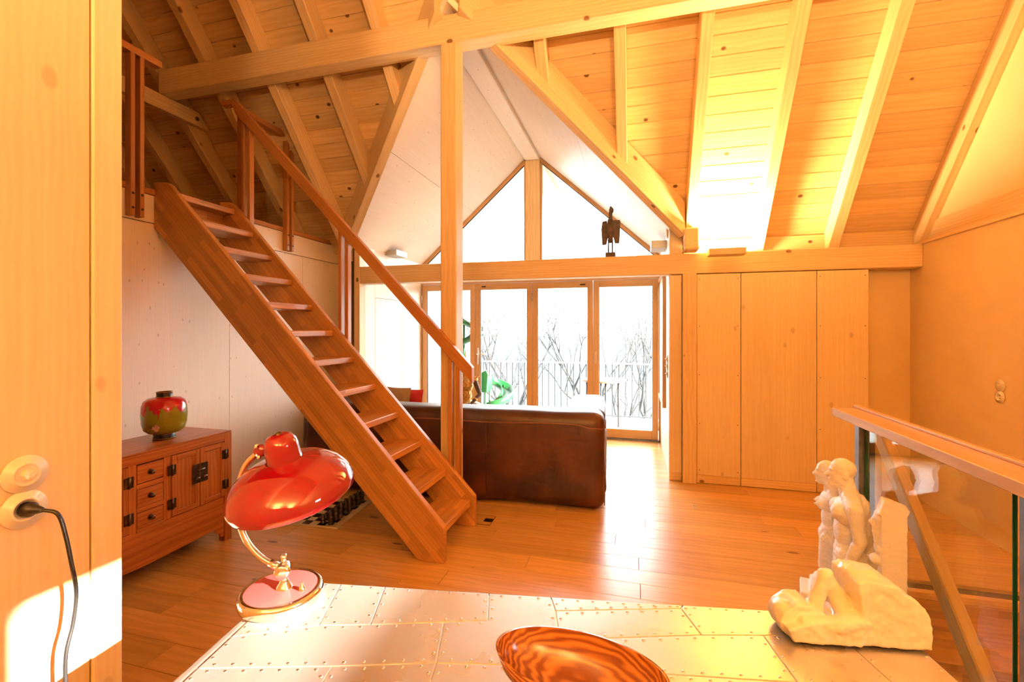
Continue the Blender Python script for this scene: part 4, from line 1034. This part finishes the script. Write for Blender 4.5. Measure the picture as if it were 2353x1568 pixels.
o = blob('marble_stele', ste, M['marble'], None, voxel=.0042, smooth=2, rough=.005, rscale=.016, mw=SB)
tag(o, 'slender marble slab carved with a woman in relief, near the balustrade', 'sculpture')

# ---- uplights
def uplight(c0, c1, mat, label, power, tube_axis, direction, sx, sy, tint=WARM):
    o = empty('wall_uplight', ((c0[0] + c1[0]) / 2, (c0[1] + c1[1]) / 2, c0[2]), label, 'lamp', 'box shaped uplights')
    (x0, y0, z0), (x1, y1, z1) = c0, c1; t = .006
    box('bottom', (x0, x1), (y0, y1), (z0, z0 + t), mat, o, bevel=0)
    box('side', (x0, x0 + t), (y0, y1), (z0 + t, z1), mat, o, bevel=0); box('side', (x1 - t, x1), (y0, y1), (z0 + t, z1), mat, o, bevel=0)
    box('front', (x0 + t, x1 - t), (y0, y0 + t), (z0 + t, z1), mat, o, bevel=0); box('back', (x0 + t, x1 - t), (y1 - t, y1), (z0 + t, z1), mat, o, bevel=0)
    c = Vector(((x0 + x1) / 2, (y0 + y1) / 2, z0 + .022)); a = Vector(tube_axis)
    if power > 0:
        tube('lamp_tube', [c - a, c + a], .006, M['glow'], o, 8)
        l = area_light('uplight_beam', (c.x, c.y, z1 - .004), direction, sx, sy, power, tint)
        l.parent = o; l.matrix_parent_inverse = WORLD[o.name].inverted()
    else:
        tube('lamp_tube', [c - a, c + a], .006, M['cream_enamel'], o, 8)
uplight((.633, 4.35, 2.082), (.93, 4.50, 2.137), M['woodfix'], 'lit beige uplight box on the eaves beam throwing a white glow', 70, (.11, 0, 0), (0, .25, 1), .26, .11)
uplight((DL, 5.07, 2.345), (DL + .157, 5.34, 2.41), M['greyfix'], 'grey uplight box on the left dormer cheek', 0, (0, .1, 0), (0, 0, 1), .1, .2)
uplight((DR - .15, 4.90, 2.258), (DR, 5.18, 2.332), M['greyfix'], 'grey uplight box on the right dormer cheek', 0, (0, .1, 0), (0, 0, 1), .1, .2)
# unseen fittings, assumed behind the viewer for the warm light on the near walls
for i, xx in enumerate((-.55, .9)):
    uplight((xx, -2.0, 2.05), (xx + .30, -1.85, 2.105), M['woodfix'], 'lit beige uplight box assumed on the rear wall, %s one behind the viewer' % ('left' if i == 0 else 'right'), 95, (.11, 0, 0), (0, .35, 1), .26, .11)

# ---- framed panel on the right dormer cheek
fp = empty('framed_panel', (DR - .015, 5.5, .6), 'tall narrow framed picture on the right dormer cheek', 'picture')
box('backing', (DR - .018, DR - .002), (5.07, 5.92), (.64, 2.0), M['ply'], fp, 'z', .001)
for yy, zz, g in (((5.03, 5.07), (.60, 2.04), 'z'), ((5.92, 5.96), (.60, 2.04), 'z'), ((5.07, 5.92), (.60, .64), 'y'), ((5.07, 5.92), (2.0, 2.04), 'y')):
    box('frame_bar', (DR - .034, DR - .001), yy, zz, M['larch'], fp, g, .002)

# ---- dark carved bird figure on the eaves beam
bd = empty('carved_bird', (-.235, 4.60, 2.13), 'dark carved wooden bird figure standing on the eaves beam', 'figurine')
bc = Vector((-.235, 4.60, 2.13))
def bp(x, y, z): return bc + Vector((x, y, z))
box('plinth', (bc.x - .048, bc.x + .048), (bc.y - .04, bc.y + .04), (2.13, 2.178), M['darkwood'], bd, bevel=.004)
for s in (-.019, .019): tube('leg', [bp(s, 0, .046), bp(s * .95, 0, .16)], .0075, M['darkwood'], bd, 8)
blob('body', [('s', bp(0, 0, .27), (.036, .034, .12)), ('s', bp(0, -.01, .33), (.034, .032, .07)), ('s', bp(.0, 0, .17), (.03, .026, .03))], M['darkwood'], bd, voxel=.005, smooth=3)
blob('head', [('c', bp(.0, -.005, .36), bp(.006, -.008, .455), .019, .014), ('s', bp(.010, -.012, .462), (.022, .026, .032)), ('s', bp(.004, -.02, .485), (.012, .02, .018)), ('c', bp(-.004, -.035, .465), bp(-.010, -.045, .33), .010, .006)], M['darkwood'], bd, voxel=.004, smooth=2)
prism('wing', [bp(-.036, .012, .37), bp(-.078, .02, .365), bp(-.092, .025, .29), bp(-.082, .025, .13), bp(-.040, .018, .135), bp(-.026, .014, .2)], (0, .016, 0), M['darkwood'], bd, bevel=.003)
prism('wing', [bp(.030, .012, .372), bp(.088, .02, .372), bp(.094, .022, .355), bp(.084, .025, .14), bp(.040, .018, .145), bp(.026, .014, .2)], (0, .016, 0), M['darkwood'], bd, bevel=.003)

# ---- gilded seated figure behind the sofa
bu = empty('gilded_statue', (-2.16, 5.55, 0), 'gilded seated statue with black arms and tall crown by the doors', 'statue')
bo = Vector((-2.125, 5.55, 0))
def gp(x, y, z): return bo + Vector((1.15 * x, 1.1 * y, z + .02))
box('plinth', (bo.x - .24, bo.x + .24), (bo.y - .18, bo.y + .18), (0, .28), M['darkwood'], bu, bevel=.01)
blob('body', [('s', gp(0, 0, .40), (.25, .17, .095)), ('s', gp(.13, -.08, .41), (.12, .09, .07)), ('s', gp(-.13, -.08, .41), (.12, .09, .07)), ('s', gp(0, 0, .55), (.095, .075, .11)), ('s', gp(0, 0, .68), (.115, .08, .10)), ('s', gp(.12, 0, .76), (.04, .045, .04)), ('c', gp(.12, .0, .76), gp(.175, 0, .84), .022, .006), ('c', gp(-.12, 0, .76), gp(-.175, 0, .84), .022, .006), ('s', gp(-.12, 0, .76), (.04, .045, .04)),
              ('c', gp(0, 0, .76), gp(0, 0, .83), .04, .04), ('b', gp(0, 0, .33), (.21, .15, .05))], M['gold'], bu, voxel=.008, smooth=2, rough=.014, rscale=.02)
blob('head', [('s', gp(0, -.01, .88), (.058, .062, .075)), ('c', gp(0, -.065, .885), gp(0, -.072, .868), .010, .011), ('s', gp(0, -.05, .845), (.022, .018, .008)), ('s', gp(.06, 0, .88), (.012, .018, .04)), ('s', gp(-.06, 0, .88), (.012, .018, .04))], M['gold'], bu, voxel=.005, smooth=2)
lathe('crown', [(.075, .90), (.085, .93), (.060, .945), (.066, .965), (.045, .98), (.048, 1.0), (.030, 1.015), (.033, 1.035), (.018, 1.05), (.020, 1.07), (.010, 1.09), (.004, 1.155), (0, 1.16)], bo, M['gold'], bu, segs=24)
for s in (1, -1):
    blob('arm', [('c', gp(s * .125, -.01, .73), gp(s * .185, -.03, .58), .034, .028), ('c', gp(s * .185, -.03, .58), gp(s * .12, -.13, .47), .027, .020), ('s', gp(s * .10, -.15, .465), (.03, .035, .014))], M['darkwood'], bu, voxel=.006, smooth=3)
    for k in range(4): tube('finger', [gp(s * (.085 + k * .012), -.165, .465), gp(s * (.075 + k * .013), -.195, .460), gp(s * (.072 + k * .013), -.212, .452)], [.006, .0055, .004], M['darkwood'], bu, 6)
    lathe('bracelet', [(.026, -.012), (.032, -.008), (.032, .008), (.026, .012)], gp(s * .150, -.085, .52), M['gold'], bu, axis=(s * .065, .10, .11), segs=16)

# ================================================================== OUTSIDE
tr_ = struct(box('terrace', (-3.6, .75), (YD + .09, 7.62), (-.12, -.005), M['deck'], None, bevel=0)); tag(tr_, 'pale sunlit terrace deck outside the doors', 'terrace')
sidew = struct(box('wall_terrace', (DL - .12, DL - .01), (YD + .1, 7.5), (-.005, 2.35), M['white'], None, bevel=0)); tag(sidew, 'white side screen at the left of the terrace', 'wall')
rl = empty('terrace_railing', (-1.4, 7.5, 0), 'pale metal balustrade railing along the terrace edge', 'railing')
box('top_rail', (-3.0, .62), (7.49, 7.52), (.865, .885), M['white'], rl, bevel=.001)
box('bottom_rail', (-3.0, .62), (7.495, 7.515), (.03, .045), M['pale_rail'], rl, bevel=.001)
x = -2.95; b0 = None
while x < .62:
    if b0 is None: b0 = box('baluster', (x, x + .014), (7.498, 7.512), (.045, .865), M['pale_rail'], rl, bevel=0)
    else:
        o = b0.copy(); COL.objects.link(o); mw = Matrix.Translation((x + 2.95, 0, 0)) @ WORLD['baluster' if False else b0.name]
        WORLD[o.name] = mw; o.parent = rl; o.matrix_parent_inverse = WORLD[rl.name].inverted(); o.matrix_basis = mw
    x += .1035
# round terrace table
tt = empty('terrace_table', (-.52, 6.93, 0), 'round wooden terrace table on thin dark legs', 'table')
lathe('table_top', [(0, .655), (.315, .655), (.32, .665), (.318, .682), (0, .682)], (-.45, 6.92, 0), M['tabletop'], tt, segs=40)
for dx, dy in ((.215, -.10), (-.24, -.08), (.02, .10), (-.06, .24)):
    tube('leg', [(-.45 + dx, 6.92 + dy, 0), (-.45 + dx, 6.92 + dy, .655)], .014, M['black'], tt, 8)
# green spiral slide
sl = empty('toy_slide', (-2.25, 6.85, 0), 'green plastic spiral toy slide standing on the terrace', 'slide')
def ribbon(name, c, r, a0, a1, z0, z1, w, par, lip=.05, n=36):
    vs = []; fs = []
    for i in range(n + 1):
        t = i / n; a = a0 + (a1 - a0) * t; z = z0 + (z1 - z0) * t
        for (dr, dz) in ((-w / 2, lip), (-w / 2 + .02, .0), (0, -.018), (w / 2 - .02, 0), (w / 2, lip), (w / 2 + .012, lip), (w / 2 - .01, -.02), (0, -.035), (-w / 2 + .01, -.02), (-w / 2 - .012, lip)):
            rr = r + dr
            vs.append((c[0] + rr * cos(a), c[1] + rr * sin(a), z + dz + (.004 if i % 2 else 0)))
    m_ = 10
    for i in range(n):
        for k in range(m_): fs.append((i * m_ + k, i * m_ + (k + 1) % m_, (i + 1) * m_ + (k + 1) % m_, (i + 1) * m_ + k))
    fs.append(tuple(range(m_))); fs.append(tuple(n * m_ + k for k in range(m_)))
    return addmesh(name, vs, fs, M['green'], par, smooth=True)
ribbon('lower_chute', (-2.12, 6.95), .17, radians(180), radians(-120), .62, .18, .18, sl, .10)
ribbon('upper_chute', (-2.56, 6.75), .20, radians(150), radians(-100), 1.56, 1.20, .16, sl, .06)
box('platform', (-2.42, -2.18), (6.66, 6.90), (.46, .68), M['green'], sl, bevel=.03, seg=3)
prism('side_panel', [(-2.26, 6.64, .46), (-2.19, 6.64, .46), (-2.17, 6.64, .74), (-2.20, 6.64, .80), (-2.36, 6.64, .72), (-2.36, 6.64, .46)], (0, .03, 0), M['green'], sl, bevel=.006)
for xx, yy in ((-2.39, 6.70), (-2.22, 6.66), (-2.22, 6.88), (-2.39, 6.88)):
    tube('leg', [(xx, yy, 0), (xx, yy, .5)], .016, M['green'], sl, 8)
for xx, yy in ((-2.66, 6.9), (-2.45, 6.9)): tube('mast', [(xx, yy, 0), (xx, yy, 1.5)], .02, M['green'], sl, 8)
# landscape
def grid(name, x0, x1, y0, y1, nx, ny, fz, mat):
    vs = [(x0 + (x1 - x0) * i / nx, y0 + (y1 - y0) * j / ny, 0) for j in range(ny + 1) for i in range(nx + 1)]
    vs = [(a, b, fz(a, b)) for a, b, _ in vs]
    fs = [(j * (nx + 1) + i, j * (nx + 1) + i + 1, (j + 1) * (nx + 1) + i + 1, (j + 1) * (nx + 1) + i) for j in range(ny) for i in range(nx)]
    return addmesh(name, vs, fs, mat, None, smooth=True)
g = grid('meadow', -420, 420, 8, 500, 40, 40, lambda a, b: -3.0 - 26 * min(1, b / 260) + 1.2 * noise.noise(Vector((a * .03, b * .03, 0))), M['meadow'])
struct(g); tag(g, 'pale valley meadow falling away below the terrace', 'meadow')
for i, (yy, zz, am) in enumerate(((330, -9.5, 3.0), (620, -9.0, 8.0))):
    g = grid('hill', -700, 700, yy, yy + 160, 60, 8, lambda a, b: -32 + (zz + 32 + am * noise.noise(Vector((a * .006 + i * 9, .3, 0)))) * sin(min(1, (b - yy) / 120) * pi / 2), M['hill'])
    struct(g); tag(g, ['nearer hazy wooded ridge across the valley', 'farther hazy ridge on the skyline'][i], 'hill')
def tree(loc, h, seed, label, spread=.55, lean=(0, 0)):
    rnd = random.Random(seed); V = []; F = []; TV = []; TF = []
    def put(vs, fs, tv=False):
        A, B = (TV, TF) if tv else (V, F); n = len(A); A.extend(vs); B.extend(tuple(i + n for i in f) for f in fs)
    def br(p, d, ln, r, dep):
        pts = [p]; q = p.copy(); dd = d.copy(); n = 4
        for i in range(n):
            dd = (dd + Vector((rnd.uniform(-1, 1), rnd.uniform(-1, 1), rnd.uniform(-.5, .9))) * .20).normalized()
            q = q + dd * ln / n; pts.append(q.copy())
        put(*tube_geo(pts, [r * (1 - .14 * i) for i in range(n + 1)], 6 if dep < 2 else 4 if dep < 3 else 3, dep < 2), tv=dep == 0)
        if dep >= 5: return
        kk = 3 if dep < 1 else rnd.choice((2, 3, 3))
        for k in range(kk):
            at = pts[-1] if k == 0 else pts[rnd.choice((2, 3, 4))]
            ax = Vector((rnd.uniform(-1, 1), rnd.uniform(-1, 1), rnd.uniform(-.2, .6)))
            nd = (dd + ax * spread * (1.0 if k else .5)).normalized()
            br(at, nd, ln * rnd.uniform(.60, .85), r * rnd.uniform(.48, .64), dep + 1)
    br(Vector(loc), Vector((lean[0], lean[1], 1)).normalized(), h * .30, h * .017, 0)
    t = empty('bare_tree', loc, label, 'tree', 'bare trees below the terrace')
    addmesh('trunk', TV, TF, M['bark'], t, smooth=True)
    tag(addmesh('branches', V, F, M['bark'], t, smooth=True), kind='stuff')
tree((-2.75, 10.6, -3.3), 7.0, 3, 'gnarled bare tree seen through the handle door leaf', .75, (.10, 0))
tree((-1.25, 13.0, -3.4), 7.4, 11, 'thin bare tree seen through the middle door leaf', .7)
tree((.75, 11.2, -3.4), 6.8, 21, 'thin bare tree seen through the rightmost door leaf', .75, (-.1, 0))
tree((-5.2, 13.0, -3.4), 7.0, 33, 'bare tree at the far left behind the side screen', .7)
hs = empty('farm_house', (3.5, 45, -12), 'distant farm house with dark slate roof below the terrace', 'house')
def house(o, cx_, cy_, w, d_, zw, zr_, zbase=-14):
    box('wall', (cx_ - w / 2, cx_ + w / 2), (cy_ - d_ / 2, cy_ + d_ / 2), (zbase, zw), M['white'], o, bevel=0)
    prism('roof', [(cx_ - w / 2 - .8, cy_ - d_ / 2 - .8, zw - .5), (cx_ + w / 2 + .8, cy_ - d_ / 2 - .8, zw - .5), (cx_, cy_ - d_ / 2 - .8, zr_)], (0, d_ + 1.6, 0), M['rooftile'], o, bevel=0)
    for k in (-1, 1):
        box('window', (cx_ + k * w * .22 - .5, cx_ + k * w * .22 + .5), (cy_ - d_ / 2 - .05, cy_ - d_ / 2), (zw - 2.2, zw - .9), M['seam'], o, bevel=0)
house(hs, 3.6, 46, 7, 8, -9.0, -5.6)
h2 = empty('farm_house', (-4, 75, -18), 'small pale house lower in the valley left of the slate roof', 'house')
house(h2, -1.0, 78, 7, 8, -14.6, -12.0, -20)
